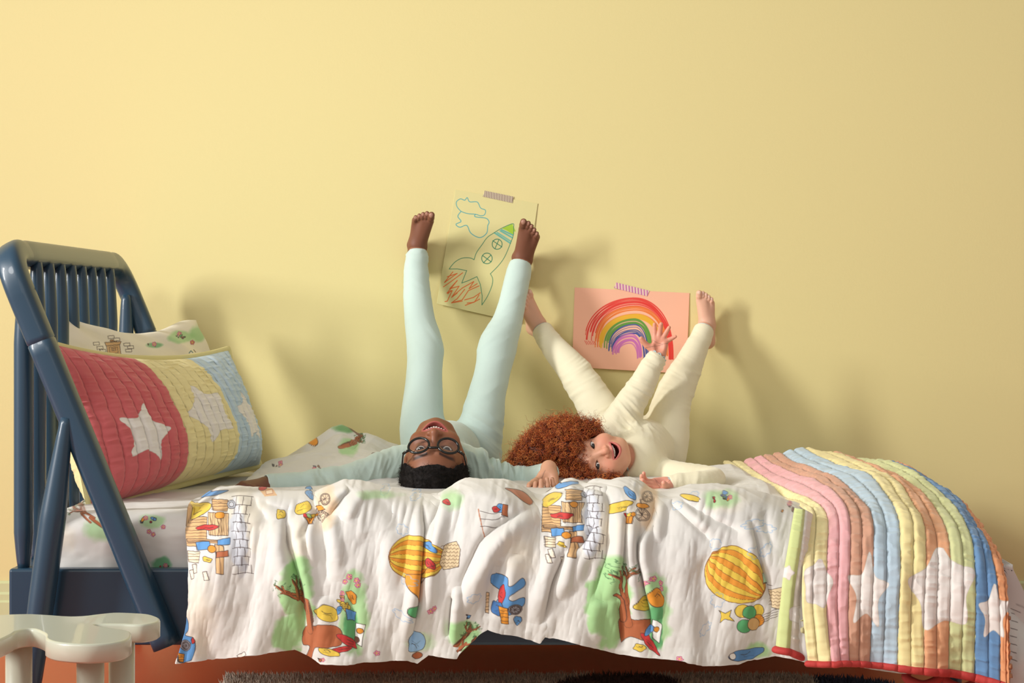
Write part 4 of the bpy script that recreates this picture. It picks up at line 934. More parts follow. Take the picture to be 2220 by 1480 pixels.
def foot_sdf(q,th,fat=1.0,curl=.35):
    """z to the toes, y = top of the foot, big toe on side th*x"""
    x=q.copy(); x[:,0]*=th
    d=cap(x,(0,-.2,-6),(0,0,0),2.35*fat,2.35*fat)
    d=smin(d,sph(x,(0,-2.7,-1.0),2.1*fat),1.6)
    d=smin(d,sph(x,(1.75,.1,-.2),1.15*fat),.8); d=smin(d,sph(x,(-1.7,-.3,-.5),1.1*fat),.8)     # ankle bones
    d=smin(d,cap(x,(.5,-.2,1),(1.95,-1.1,8.4),2.0*fat,1.25*fat),1.2)
    d=smin(d,cap(x,(0,-.4,1),(.4,-1.0,8.3),2.0*fat,1.15*fat),1.2)
    d=smin(d,cap(x,(-.6,-.8,0),(-1.9,-1.6,7.2),1.9*fat,1.1*fat),1.2)
    d=smin(d,cap(x,(0,-2.6,-.5),(0,-2.6,6),1.6*fat,1.0*fat),1.4)
    bx=[2.25,.95,-.05,-1.0,-1.9]; bz=[9.0,9.0,8.6,8.0,7.3]; ln=[2.3,2.2,2.0,1.8,1.6]; rr=[.95,.66,.62,.60,.60]
    fs=None
    for i in range(5):
        a=np.array([bx[i],-1.0,bz[i]]); m=a+np.array([bx[i]*.03,.45,ln[i]*.55]); b=m+np.array([0,-.18 if i else .15,ln[i]*.5])
        f=smin(cap(x,a,m,rr[i]*.95*fat,rr[i]*fat),cap(x,m,b,rr[i]*fat,rr[i]*.96*fat),.15); fs=f if fs is None else smin(fs,f,.06)
    return smin(d,fs,.45)
def foot_nails(q,th,fat=1.0):
    x=q.copy(); x[:,0]*=th; bx=[2.25,.95,-.05,-1.0,-1.9]; bz=[9.0,9.0,8.6,8.0,7.3]; ln=[2.3,2.2,2.0,1.8,1.6]; rr=[.95,.66,.62,.60,.60]; d=np.full(len(x),9.)
    for i in range(5):
        c=np.array([bx[i]*1.03,-1.0+.45-.1+rr[i]*.75,bz[i]+ln[i]*1.05+rr[i]*.25]); v=(x-c)/np.array([rr[i]*.62,rr[i]*.8,rr[i]*.75]); d=np.minimum(d,np.sqrt((v**2).sum(1)))
    return d
HEADP={}
def head_sdf(q,open_=.7,lidshift=.0,wide=2.5,lido=.55,cheek=2.35,jaw=0.0,neck=-11.0):
    x=q; ax=np.abs(x[:,0]); m=np.stack([ax,x[:,1],x[:,2]],1)
    d=ell(x,(0,-1.0,2.6),(6.8,8.6,7.5))
    d=smin(d,ell(x,(0,2.4,-2.4),(5.55,5.3,7.0)),2.2)
    d=smin(d,ell(x,(0,4.7,-8.0+jaw),(2.3,2.3,1.9)),1.8)
    d=smin(d,cap(m,(5.2,-.6,-3.6),(2.4,3.6,-8.1+jaw),1.7,1.6),1.8)
    d=smin(d,sph(m,(3.45,4.9,-3.3),cheek),1.3)
    d=smin(d,cap(m,(1.2,7.15,1.9),(4.0,5.9,1.9),.75,.6),1.1)
    d=smax(d,-sph(m,(2.75,8.6,.05),1.35),1.1)
    # nose
    d=smin(d,cap(x,(0,6.9,.6),(0,8.55,-2.7),.62,.86),.7)
    d=smin(d,sph(x,(0,8.6,-2.85),.95),.5); d=smin(d,ell(m,(1.12,7.75,-3.05),(.72,.85,.62)),.35)
    d=smax(d,-ell(m,(.55,8.1,-3.75),(.36,.55,.42)),.22)
    # mouth: muzzle, opening, lips
    d=smin(d,ell(x,(0,5.9,-5.6),(2.6,2.0,2.0)),1.2)
    zc=-5.75+.17*ax**2*(2.5/wide)**2*.9
    yl=x[:,2]-zc
    X2=np.stack([ax/wide,(x[:,1]-7.6+.11*ax*ax)/3.4,yl/(open_*np.sqrt(np.clip(1.02-(ax/wide)**2,.02,1))+.05)],1)
    lipU=cap(np.stack([x[:,0]*0,x[:,1]-(7.65-.15*ax*ax),x[:,2]-(zc+open_*np.sqrt(np.clip(1-(ax/wide)**2,0,1))+.12)],1),(0,0,0),(0,.01,0),.36)
    lipL=cap(np.stack([x[:,0]*0,x[:,1]-(7.5-.15*ax*ax),x[:,2]-(zc-open_*np.sqrt(np.clip(1-(ax/wide)**2,0,1))-.18)],1),(0,0,0),(0,.01,0),.46)
    inm=np.clip((ax-wide)*2,0,None)
    d=smin(d,lipU+inm,.3); d=smin(d,lipL+inm,.3)
    k=np.sqrt((X2**2).sum(1)); cav=(k-1)*np.minimum(open_,.8)*.9
    d=smax(d,-cav,.12)
    # eyelids round the eyeball
    ec=np.array([2.95,5.75,0.0]); dl=sph(m,ec,1.42)
    u=(m[:,0]-2.95)/1.28; vv=(m[:,2]-lidshift-.02-.10*u)/(lido*np.sqrt(np.clip(1-u*u,.0,1))+.02)
    slit=(np.sqrt(u*u+vv*vv)-1)*min(lido,.6)
    slit=np.where(m[:,1]<5.6,1.0,slit)
    d=smin(d,dl,.55); d=smax(d,-slit,.08)
    d=np.where((slit<.25)&(m[:,1]>5),np.maximum(d,-slit),d)
    # ears
    c,s=math.cos(.25),math.sin(.25)
    e=ell(m,(6.75,-.9,-.9),(.75,1.75,2.7)); e=smax(e,-ell(m,(7.45,-.5,-.7),(.55,1.05,1.8)),.25); d=smin(d,e,.45)
    # neck
    d=smin(d,cap(x,(0,-1.6,-5),(0,-3.2,neck),3.5,3.4),1.8)
    return d
def eye_obj(name,c,r,dirn,iris,parent,mt):
    n=40; th=np.linspace(0,PI,n); ph=np.linspace(0,2*PI,48,endpoint=False); R=frame(dirn,(0,0,1.01)); 
    v=np.stack([(np.sin(th)[:,None]*np.cos(ph)[None]),(np.sin(th)[:,None]*np.sin(ph)[None]),np.repeat(np.cos(th)[:,None],48,1)],-1).reshape(-1,3)
    tt=np.repeat(th,48); col=np.tile(np.array([226,220,214.]),(len(v),1)); col[tt<.56]=iris; col[tt<.30]=(8,6,6); col[(tt>.53)&(tt<.59)]=(40,30,28)
    w=v@R.T*r+c; f=[]; i=np.arange(n-1)[:,None]*48; j=np.arange(48)[None]; k=(j+1)%48
    f=np.stack([(i+j).ravel(),(i+k).ravel(),(i+48+k).ravel(),(i+48+j).ravel()],1)
    return mesh_np(name,w,f,mt,parent,col)
M_skin_b=mat('brown_skin',attr=True,rough=.48,bump=(260,.12,.0006),sss=.12,spec=.45)
M_skin_g=mat('fair_skin',attr=True,rough=.5,bump=(260,.08,.0005),sss=.22,spec=.4)
M_eye=mat('eyeball',attr=True,rough=.08,coat=.8)
M_teeth=mat('teeth',(236,230,216),.25,coat=.5)
M_mint=mat('mint_knit',(194,214,206),.85,bump=(700,.35,.0012),sheen=.35,var=(9,.05))
M_trimm=mat('pale_trim',(214,232,228),.8)
M_cream=mat('cream_knit',(236,228,198),.85,bump=(700,.3,.0012),sheen=.35,var=(9,.04))
M_trimg=mat('light_blue_trim',(176,206,214),.8)

def wrinkle(V,N,sets):
    for (c,sig,axis,wl,amp,seed) in sets:
        c=np.asarray(c,float); ax=nz(axis); q=V-c; g=np.exp(-((q**2).sum(1))/sig**2); k=g>.01
        ph=q[k]@ax/wl*2*PI+2.6*vn3(V[k],30,seed)+1.5*vn3(V[k],80,seed+3)
        b1=np.cross(ax,(.31,.8,-.5)); b1/=np.linalg.norm(b1); b2=np.cross(ax,b1)
        qq=q[k]; a_=qq@ax/wl+.55*vn3(V[k],14,seed+2); l1=qq@b1; l2=qq@b2; bb_=(l1+.6*l2)/(wl*5.5)
        r1=1-np.abs(vn(a_*.8+7,bb_+3,seed))*4.2; r2=1-np.abs(vn(a_*1.7+21,(l1-.5*l2)/(wl*3.5)+9,seed+4))*4.2
        w=np.clip(r1,-.35,1)+.4*np.clip(r2,-.35,1); V[k]+=N[k]*((w-.2)*amp*1.25*g[k])[:,None]
    return V
def bb(*arrs,pad=.03):
    a=np.array([x for x in arrs]); return a.min(0)-pad,a.max(0)+pad
def build_cloth(name,f,pts,h,material,parent,sets,it=2):
    lo,hi=bb(*pts,pad=.1); V,Fq=polygonize(f,lo,hi,h,margin=.004); V=relax(V,Fq,it); N=vnormals(V,Fq); V=wrinkle(V,N,sets)
    V=relax(V,Fq,1,.3); return mesh_np(name,V,Fq,material,parent)
def ring(name,c,axis,r,t,material,parent,wave=0,asp=1.0):
    R=frame(axis,(0.13,-.9,.3)); th=np.linspace(0,2*PI,97); rr=r*(1+0*th); c=np.asarray(c,float)
    p=c+rr[:,None]*(np.cos(th)[:,None]*R[:,0]+asp*np.sin(th)[:,None]*R[:,1])+ (wave*np.sin(th*9))[:,None]*R[:,2]
    V,Fs=sweep(p,t,ns=8,cap=False,ref=R[:,2]); m=MB(); m.add(V,Fs); return m.build(name,material,parent)
def S(px,py,Y,r): return (P(px,py,Y),r)
class Person:
    pass
def tree_islands(parts):
    """join (V,F,col) islands"""
    m=MB()
    for V,Fq,c in parts: m.add(V,Fq,c)
    return m
def curls(centers,outs,R0,length,rad,turns,thick,seed,cols,taper=.5,segs=18,sides=3):
    """little helices growing from centers along outs"""
    r=np.random.default_rng(seed); n=len(centers); t=np.linspace(0,1,segs)[None,:]
    outs=outs/np.linalg.norm(outs,axis=1)[:,None]; a=np.cross(outs,r.normal(size=(n,3))); a/=np.linalg.norm(a,axis=1)[:,None]; b=np.cross(outs,a)
    L=(length*r.uniform(.6,1.2,n))[:,None]; rd=(rad*r.uniform(.6,1.35,n))[:,None]; tn=(turns*r.uniform(.7,1.3,n))[:,None]; ph=r.uniform(0,6.28,n)[:,None]; dirn=np.where(r.random(n)<.5,-1,1)[:,None]
    ang=ph+dirn*tn*2*PI*t; rr=rd*(.35+.65*np.minimum(t*4,1))*(1-.25*t)
    bend=r.normal(0,.25,(n,3))
    path=centers[:,None]+outs[:,None]*(L*t)[...,None]+a[:,None]*(rr*np.cos(ang))[...,None]+b[:,None]*(rr*np.sin(ang))[...,None]+bend[:,None]*(L*t*t)[...,None]
    T=np.gradient(path,axis=1); T/=np.linalg.norm(T,axis=2)[...,None]+1e-12
    u=np.cross(T,outs[:,None]+.01*a[:,None]); u/=np.linalg.norm(u,axis=2)[...,None]+1e-9; v=np.cross(T,u)
    th=thick*(1-.5*t)*np.ones((n,1))
    V=[]
    for k in range(sides):
        q=2*PI*k/sides; V.append(path+th[...,None]*(math.cos(q)*u+math.sin(q)*v))
    V=np.stack(V,2).reshape(-1,3)
    base=(np.arange(n)*segs*sides)[:,None,None]; i=(np.arange(segs-1)*sides)[None,:,None]; k=np.arange(sides)[None,None]; k2=(k+1)%sides
    Fq=np.stack([(base+i+k).ravel(),(base+i+k2).ravel(),(base+i+sides+k2).ravel(),(base+i+sides+k).ravel()],1)
    ci=r.integers(0,len(cols),n); c=np.asarray(cols,float)[ci]*r.uniform(.8,1.15,(n,1)); C=np.repeat(c,segs*sides,0)
    return V,Fq,C

# ---------------------------------------------------------------- the older child (mint pyjamas, glasses)
A=math.radians(46); ub=nz((-.02,-math.cos(A),-math.sin(A))); nb=nz((0,-math.sin(A),math.cos(A)))
SB=.98/1.0
HB=P(941,974,4.55)-nb*.060*SB; RB=frame(ub,nb); 
if RB[0,0]<0: pass
boy=empty('person',P(990,1010,4.9),'person in mint pyjamas and round glasses lying upside down, legs up the wall','person')
BASE=np.array([142,90,64.]); 
def headmesh(o,R,s,h,kw,colf):
    f=lambda p: head_sdf(L2(p,o,R,s),**kw)*s/100
    lo=np.array(o)-.145*s; hi=np.array(o)+.145*s
    V,Fq=polygonize(f,lo,hi,h); V=relax(V,Fq,1,.5); q=L2(V,o,R,s); return V,Fq,colf(q),q
def face_cols(q,base,lip,brow,kw,warm,browz=2.35,browth=.34):
    c=np.tile(base,(len(q),1)); ax=np.abs(q[:,0]); wide=kw['wide']; op=kw['open_']
    zc=-5.75+.17*ax**2*(2.5/wide)**2*.9; e=op*np.sqrt(np.clip(1-(ax/wide)**2,0,1)); yl=q[:,2]-zc
    fr=q[:,1]>4.0
    def mixc(a,col):
        a=np.clip(a,0,1)[:,None]; c[:]=c*(1-a)+np.asarray(col,float)*a
    # ruddy cheeks, nose and ears
    g=np.exp(-(((ax-3.4)/2.0)**2+((q[:,2]+3.2)/2.0)**2))*(q[:,1]>3); mixc(g*.45,warm)
    mixc(np.exp(-((q[:,0]/1.2)**2+((q[:,2]+3)/1.3)**2))*(q[:,1]>7)*.35,warm)
    a=((np.abs(yl-e-.12)<.36)|(np.abs(yl+e+.2)<.52)|(np.abs(yl)<e))&(ax<wide+.25)&fr&(q[:,1]>5.6)
    mixc(a*.85,lip)
    ins=(np.abs(yl)<e*.95)&(ax<wide)&(q[:,1]<7.3-.15*ax*ax-.1)&(q[:,1]>3.5); mixc(ins*.9,(84,20,20))
    zb=browz+.35*np.sin(np.clip((ax-1.2)/3.6,0,1)*PI*.8)-.12*np.clip(ax-3.6,0,2)
    a=np.clip(1.4-np.abs(q[:,2]-zb)/browth,0,1)*(ax>1.3)*(ax<5.1)*(q[:,1]>3)*np.clip((5.1-ax)/.9,0,1); mixc(a*.85,brow)
    # lash line
    u=(ax-2.95)/1.35; vv=(q[:,2]-kw['lidshift']-.10*u)/(kw['lido']*np.sqrt(np.clip(1-u*u,0,1))+.12); k=np.sqrt(u*u+vv*vv)
    mixc(np.exp(-((k-1.0)/.16)**2)*(q[:,1]>5.2)*(vv>-.2)*.85,(30,18,14)); mixc(np.exp(-((k-1.05)/.3)**2)*(q[:,1]>5.2)*.3,brow)
    return c
kwb=dict(open_=.78,lidshift=.34,wide=2.8,lido=.47,cheek=2.3)
Vh,Fh,Ch,qh=headmesh(HB,RB,SB,.0012,kwb,lambda q: face_cols(q,BASE,(186,96,92),(52,34,28),kwb,(150,88,60),2.6,.28))
isl=[(Vh,Fh,Ch)]
# limb chains
bl=[S(925,985,4.98,.056),S(915,930,5.0,.052),S(917,862,5.04,.0455),S(920,800,5.08,.0415),S(922,751,5.12,.0425),S(911,700,5.155,.0362),S(905,643,5.19,.0322),S(902,589,5.22,.0292),S(905,546,5.238,.0240)]
br_=[S(1030,985,4.98,.058),S(1042,930,5.0,.052),S(1054,862,5.04,.0445),S(1068,805,5.08,.0415),S(1079,751,5.12,.0455),S(1100,697,5.155,.0352),S(1113,643,5.19,.0305),S(1124,594,5.22,.0288),S(1130,571,5.232,.0238)]
hipc=P(978,985,4.99)
sl=[S(872,1008,4.76,.046),S(825,1020,4.71,.036),S(760,1036,4.66,.031),S(700,1045,4.62,.0285),S(640,1050,4.58,.0255),S(577,1050,4.55,.0215)]
sr=[S(1012,1008,4.76,.046),S(1042,1018,4.73,.037),S(1072,1030,4.73,.031),S(1108,1040,4.74,.0285),S(1148,1038,4.74,.026),S(1184,1026,4.66,.0222),S(1190,1024,4.635,.0212)]
ch=[S(942,1003,4.77,.062),S(960,990,4.86,.078),S(975,985,4.98,.078)]
def cut(d,p,c,n): return smax(d,(p-np.asarray(c,np.float32))@np.asarray(nz(n),np.float32),.002)
def f_bot(p):
    a=chain(p,bl,.02);b=chain(p,br_,.02); 
    a=cut(a,p,bl[-1][0],bl[-1][0]-bl[-2][0]); b=cut(b,p,br_[-1][0],br_[-1][0]-br_[-2][0])
    c=cap(p,P(955,985,5.0),P(1010,985,5.0),.07,.07); return smin(smin(a,c,.03),smin(b,c,.03),.012)
wr=[(bl[4][0],.06,(1,.2,.55),.022,.0020,1),(bl[2][0]+[0,0,-.03],.08,(.7,0,1),.045,.0016,2),(br_[4][0],.06,(-.7,.2,.8),.022,.0020,3),(br_[2][0],.08,(-.6,0,1),.045,.0016,4),(bl[-1][0]+[0,0,-.01],.030,(0.1,0,1),.012,.0050,5),(bl[-2][0]+[0,0,-.02],.035,(.4,0,1),.018,.0028,15),(br_[-1][0]+[0,0,-.02],.035,(-.35,0,1),.017,.0028,6),(br_[0][0],.09,(.7,0,.8),.022,.005,7),(br_[-3][0],.05,(-.8,0,1),.034,.0014,8),(bl[-3][0],.05,(.8,0,1),.034,.0014,9)]
build_cloth('pyjama_bottoms',f_bot,[a for a,_ in bl+br_],.0028,M_mint,boy,wr)
nkb=HB+RB@np.array([0,-2.8,-8.2])*SB/100
def f_top(p):
    a=chain(p,sl,.02);b=chain(p,sr,.02)
    a=cut(a,p,sl[-1][0],sl[-1][0]-sl[-2][0]); b=cut(b,p,sr[-1][0],sr[-1][0]-sr[-2][0])
    c=chain(p,ch,.03); d=smin(smin(a,c,.03),smin(b,c,.03),.01)
    d=smin(d,cap(p,nkb-.6*(nkb-ch[0][0]),nkb+.1*(nkb-ch[0][0]),.055,.040),.02)
    hd=cap(p,HB+RB@np.array([0,0,-3.])*SB/100,HB+RB@np.array([0,-1,3.])*SB/100,.080)   # keep clear of the face and skull
    return smax(d,-hd,.004)
wr=[(sl[0][0],.06,(1,.4,-.6),.016,.006,11),(sl[1][0],.06,(1,.2,-.7),.017,.0055,12),(sl[3][0],.06,(1,0,.3),.020,.0045,13),(sr[1][0],.07,(1,.2,.15),.0125,.0085,14),(sr[2][0],.05,(1,.1,.1),.0125,.0075,16),(sr[4][0],.05,(1,0,-.3),.018,.0035,17),(sl[5][0],.03,(1,0,0),.014,.002,18)]
build_cloth('pyjama_top',f_top,[a for a,_ in sl+sr+ch],.0026,M_mint,boy,wr)
dv_=nz(sl[-1][0]-sl[-2][0]); ring('cuff_trim',sl[-1][0],dv_,.0212,.0014,M_trimm,boy); ring('cuff_trim',sl[-1][0]-dv_*.027,dv_,.0238,.0007,M_trimm,boy)
dv_=nz(sr[-1][0]-sr[-2][0]); ring('cuff_trim',sr[-1][0],dv_,.0212,.0014,M_trimm,boy)
# core body in coarse mesh, running inside the clothes up to neck, wrists and ankles
def shrink(ch_,k=.88,e=0.0): return [(a,r*k-e) for a,r in ch_]
def f_core(p):
    a=smin(chain(p,shrink(bl),.02),chain(p,shrink(br_),.02),.01); c=chain(p,shrink(ch,.8),.03)
    a=smin(a,cap(p,P(955,985,5.0),P(1010,985,5.0),.058),.03)
    a=smin(a,c,.03); b=smin(chain(p,shrink(sl,.68),.01),chain(p,shrink(sr,.68),.01),.005); a=smin(a,b,.008)
    return smin(a,cap(p,ch[0][0],nkb,.045,.034),.02)
lo,hi=bb(*[a for a,_ in bl+br_+sl+sr+ch],pad=.09)
V,Fq=polygonize(f_core,lo,hi,.005); isl.append((relax(V,Fq,2),Fq,np.tile(BASE,(len(V),1))))
DARKT=np.array([96,60,46.])
def island(f,o,h,ext,colf,R=None,s=1.0):
    V,Fq=polygonize(f,np.array(o)-ext,np.array(o)+ext,h); V=relax(V,Fq,1,.4); isl.append((V,Fq,colf(V)))
def foot(anklePt,toePt,th,s,yh,base,nail,fat=1.0,isl_=None):
    z=nz(toePt-anklePt); R=frame(z,yh)
    if R[0,0]<0: th=-th
    f=lambda p: foot_sdf(L2(p,anklePt,R,s),th,fat)*s/100
    V,Fq=polygonize(f,np.minimum(anklePt,toePt)-.085*s,np.maximum(anklePt,toePt)+.085*s,.0013); V=relax(V,Fq,1,.4); q=L2(V,anklePt,R,s)
    c=np.tile(base,(len(V),1)); n=foot_nails(q,th,fat); k=np.clip((1.05-n)/.15,0,1)[:,None]*(q[:,1:2]>-1.4); c=c*(1-k*.7)+np.asarray(nail,float)*k*.7
    k=(np.clip((-q[:,1]-2.6)/1.2,0,1))[:,None]*.5; c=c*(1-k)+(c*.3+np.array([200,150,120])*.7)*k
    isl_.append((V,Fq,c))
FB=np.array([122,76,56.])
foot(P(904,533,5.243),P(922,437,5.155),1,.92,(0,-1,.25),FB,(196,150,130),isl_=isl)
foot(P(1132,561,5.238),P(1160,458,5.15),-1,.94,(0,-1,.25),FB,(196,150,130),isl_=isl)
def hand(w,z,y,th,s,curl,base,palm,nail,isl_,thumb=(.6,.35,.5),fat=1.0,spread=1.0,wl=3.0,flen=1.0,side=(0,0,0,0)):
    R=frame(z,y); f=lambda p: hand_sdf(L2(p,w,R,s),th,curl,spread,thumb,fat,wl,.5,flen,side)*s/100
    V,Fq=polygonize(f,w-.15*s,w+.15*s,.0012); V=relax(V,Fq,1,.4); N=vnormals(V,Fq); ny=N@R[:,1]
    k=np.clip(ny*1.6+.2,0,1)[:,None]; c=base*(1-k)+palm*k
    q=L2(V,w,R,s); x=q[:,0]*th; cr=np.minimum(np.minimum(np.abs(q[:,2]-(4.6+.12*x+.10*x*x)),np.abs(q[:,2]-(3.9-.35*x))+np.clip(-x-1.2,0,9)),np.abs((x-.6)-.9*np.sin((q[:,2]-1)*.5))+np.clip(q[:,2]-4,0,9)*2+np.clip(.6-q[:,2],0,9)*2)
    cr=np.exp(-(cr/.09)**2)*np.clip(ny*2,0,1)*(q[:,2]<5.6); c=c*(1-.28*cr[:,None]); isl_.append((V,Fq,c))
# left-hand side of the photo: back of a loosely closed hand
w=sl[-1][0]+nz(sl[-1][0]-sl[-2][0])*-.004
hand(w,P(470,1063,4.46)-w,(0.15,.45,-.85),1,.90,[[.5,.7,.4],[.55,.75,.4],[.6,.8,.4],[.65,.85,.4]],np.array([112,70,52.]),np.array([176,122,98.]),None,isl,thumb=(.35,.8,.6))  # darker skin tones than the other hand: its shade is put into the colour
# right-hand side: open palm, fingers curling in
w=P(1189,1026,4.605)
hand(w,(-.06,-.66,-.70),(-.16,-.74,.66),-1,.94,[[.75,1.05,.6],[.85,1.1,.6],[.95,1.15,.6],[1.0,1.15,.6]],np.array([150,98,70.]),np.array([214,160,130.]),None,isl,thumb=(.45,.65,.85),fat=1.05,wl=1.6)
mb=tree_islands(isl); mb.build('body',M_skin_b,boy,True)
for s_ in (-1,1):
    c=HB+RB@np.array([s_*2.95,5.75,0])*SB/100; eye_obj('eye',c,.0128*SB,nz((0,-.95,.12)),(38,22,16),boy,M_eye)
def teeth(o,R,s,parent,kw,n=8,up=True,sz=.5,y0=7.15,drop=.1,tk=1.0):
    m=MB()
    for k in range(n):
        x=(k-(n-1)/2)*sz; hgt=(.62 if abs(x)<.6 else .52)*tk; zc=-5.75+.17*x*x*(2.5/kw['wide'])**2*.9+kw['open_']*math.sqrt(max(0,1-(x/kw['wide'])**2))-drop
        q=np.array([[x+a*sz*.46,y0-.13*x*x+b*.16,zc-hgt/2+c*hgt*.5] for a in(-1,1) for b in(-1,1) for c in(-1,1)])
        bm=bmesh.new(); bmesh.ops.create_uvsphere(bm,u_segments=14,v_segments=10,radius=1)
        V=np.array([v.co[:] for v in bm.verts]); V=np.sign(V)*np.abs(V)**.55; V=V*np.array([sz*.47,.2,hgt*.55])+np.array([x,y0-.13*x*x,zc-hgt*.35])
        f3=[[v.index for v in f.verts] for f in bm.faces if len(f.verts)==3]; f4=[[v.index for v in f.verts] for f in bm.faces if len(f.verts)==4]; bm.free()
        m.add(V@R.T*s/100+o,[np.array(f4),np.array(f3)])
    o_=m.build('teeth',M_teeth,parent); return o_
teeth(HB,RB,SB,boy,kwb,n=8,tk=1.5,sz=.56)
# short tight black hair
def scalp(o,R,s,hair,grow,h,nseed,noise=.35):
    def f(p):
        q=L2(p,o,R,s); d=ell(q,(0,-1.0,2.6),(6.8+grow,8.6+grow,7.5+grow)); d=smin(d,cap(q,(0,-4.5,-1),(0,-4.6,-3.5),4.6+grow*.5,4.0+grow*.5),1.5)
        d=d+noise*(vn3(q,1.1,nseed)+.5*vn3(q,2.6,nseed+1))
        return smax(d,-hair(q),.3)*s/100
    return polygonize(f,np.array(o)-.16*s,np.array(o)+.16*s,h,margin=.004)
def hair_b(q):
    # positive inside the hair region
    ax=np.abs(q[:,0]); hl=5.9-.02*ax**2-np.clip(ax-4.6,0,3)*1.4          # hairline height over the forehead
    front=q[:,2]-hl-.35*vn3(q,1.6,31)
    side=-(q[:,1]-1.6-.9*np.clip(q[:,2]-2,-3,3))
    back=-(q[:,1]+2.2)
    r=np.maximum(np.minimum(front,q[:,2]+9),np.minimum(side,q[:,2]-.6)); return np.maximum(r,np.minimum(back,q[:,2]+5.0))
M_hairb=mat('black_hair',attr=True,rough=.75,spec=.25,bump=(300,.8,.002))
V,Fq=scalp(HB,RB,SB,hair_b,.95,.0016,21)
N=vnormals(V,Fq); hm=MB(); hm.add(V,Fq,(26,21,20)); 
q=L2(V,HB,RB,SB); r_=np.random.default_rng(9); inside=np.nonzero(hair_b(q)>.25)[0]; pick=r_.choice(inside,5200)
Vc,Fc,Cc=curls(V[pick]-N[pick]*.002,N[pick]+r_.normal(0,.35,(len(pick),3)),0,.0085,.0026,1.7,.00032,10,[(30,24,22),(22,18,18),(44,36,32)],segs=12)
hm.add(Vc,Fc,Cc); hm.build('hair',M_hairb,boy,True)
# glasses: a thing of its own, worn
M_frame=mat('black_acetate',(8,8,9),.25,coat=.15)
M_lens=bpy.data.materials.new('clear_lens'); M_lens.use_nodes=True; nt_=M_lens.node_tree; nt_.nodes.remove(nt_.nodes['Principled BSDF']); ta=nt_.nodes.new('ShaderNodeBsdfTransparent'); gb=nt_.nodes.new('ShaderNodeBsdfGlossy'); gb.inputs['Roughness'].default_value=.02; mx_=nt_.nodes.new('ShaderNodeMixShader'); mx_.inputs[0].default_value=.035
nt_.links.new(ta.outputs[0],mx_.inputs[1]); nt_.links.new(gb.outputs[0],mx_.inputs[2]); nt_.links.new(mx_.outputs[0],nt_.nodes['Material Output'].inputs['Surface'])
gl=empty('eyeglasses',HB+RB@np.array([0,8.6,0])*SB/100,'round black eyeglasses worn by the person in mint pyjamas','eyeglasses')
def loc(x,y,z): return HB+RB@np.array([x,y,z])*SB/100
th=np.linspace(0,2*PI,65); m=MB()
for s_ in (-1,1):
    c=[loc(s_*(3.35+2.35*math.cos(a)),8.9-.12*(3.35+2.35*math.cos(a))**2*.25,1.0+2.15*math.sin(a)) for a in th]; V,Fs=sweep(np.array(c),.0029,ns=10,cap=False,ref=nb); m.add(V,Fs)
    V,Fs=sweep([loc(s_*5.35,8.0,1.9),loc(s_*6.2,7.7,2.2),loc(s_*6.9,7.1,2.35)],[.0028,.0032,.0030],ns=10); m.add(V,Fs)
V,Fs=sweep(catmull([loc(-1.15,8.8,1.7),loc(-.5,9.15,2.1),loc(.5,9.15,2.1),loc(1.15,8.8,1.7)],16),.0029,ns=10); m.add(V,Fs); m.build('frame',M_frame,gl)
for s_ in (-1,1):
    V,Fs=sweep(catmull([loc(s_*6.85,7.2,2.35),loc(s_*7.2,4,1.7),loc(s_*7.45,.6,.8),loc(s_*7.4,-1.2,-.6),loc(s_*7.2,-1.9,-2.2)],40),.0019,ns=8,asp=1.4); m=MB(); m.add(V,Fs); m.build('temple',M_frame,gl)
    rr=np.linspace(0,1,6); Vl=[];
    for r0 in rr:
        for a in th[:-1]: Vl.append(loc(s_*(3.35+2.3*r0*math.cos(a)),8.95-.03*(3.35+2.3*r0*math.cos(a))**2,1.0+2.1*r0*math.sin(a)))
    i=np.arange(5)[:,None]*64; j=np.arange(64)[None]; k=(j+1)%64
    o_=mesh_np('lens',np.array(Vl),np.stack([(i+j).ravel(),(i+k).ravel(),(i+64+k).ravel(),(i+64+j).ravel()],1),M_lens,gl); mm=o_.modifiers.new('t','SOLIDIFY'); mm.thickness=.0010
    V,Fs=sweep([loc(s_*6.25,7.97,2.2),loc(s_*6.25,8.04,2.2)],.0009,ns=8); m=MB(); m.add(V,Fs); m.build('rivet',M_trimm,gl)

# ---------------------------------------------------------------- the younger child (cream pyjamas, red curls)
isl=[]
girl=empty('person',P(1400,1010,5.0),'person in cream pyjamas with curly red hair, one arm raised, feet on the wall','person')
SG=.86
ug=nz((-.965,-.04,-.215)); ng=nz((.02,-.93,.35)); ng=nz(ng-ug*np.dot(ng,ug)); RG=frame(ug,ng)
HG=P(1291,988,4.77)-ng*.060*SG
SK=np.array([224,168,140.]); kwg=dict(open_=.80,lidshift=.04,wide=2.4,lido=.47,cheek=2.6,jaw=.7,neck=-9.2)
Vh,Fh,Ch,qh=headmesh(HG,RG,SG,.0011,kwg,lambda q: face_cols(q,SK,(206,112,106),(176,112,84),kwg,(226,138,112),2.4,.30))
isl.append((Vh,Fh,Ch))
gr=[S(1440,985,5.03,.052),S(1446,945,5.05,.0515),S(1450,905,5.08,.0485),S(1459,865,5.11,.0445),S(1474,828,5.135,.0415),S(1489,800,5.16,.0350),S(1501,772,5.185,.0300),S(1514,745,5.215,.0262),S(1527,714,5.245,.0236)]
gL=[S(1345,945,5.06,.052),S(1318,912,5.07,.049),S(1293,880,5.085,.0455),S(1275,850,5.11,.0425),S(1256,820,5.135,.0400),S(1236,793,5.16,.0355),S(1210,764,5.19,.0315),S(1190,738,5.22,.0268),S(1174,714,5.243,.0242)]
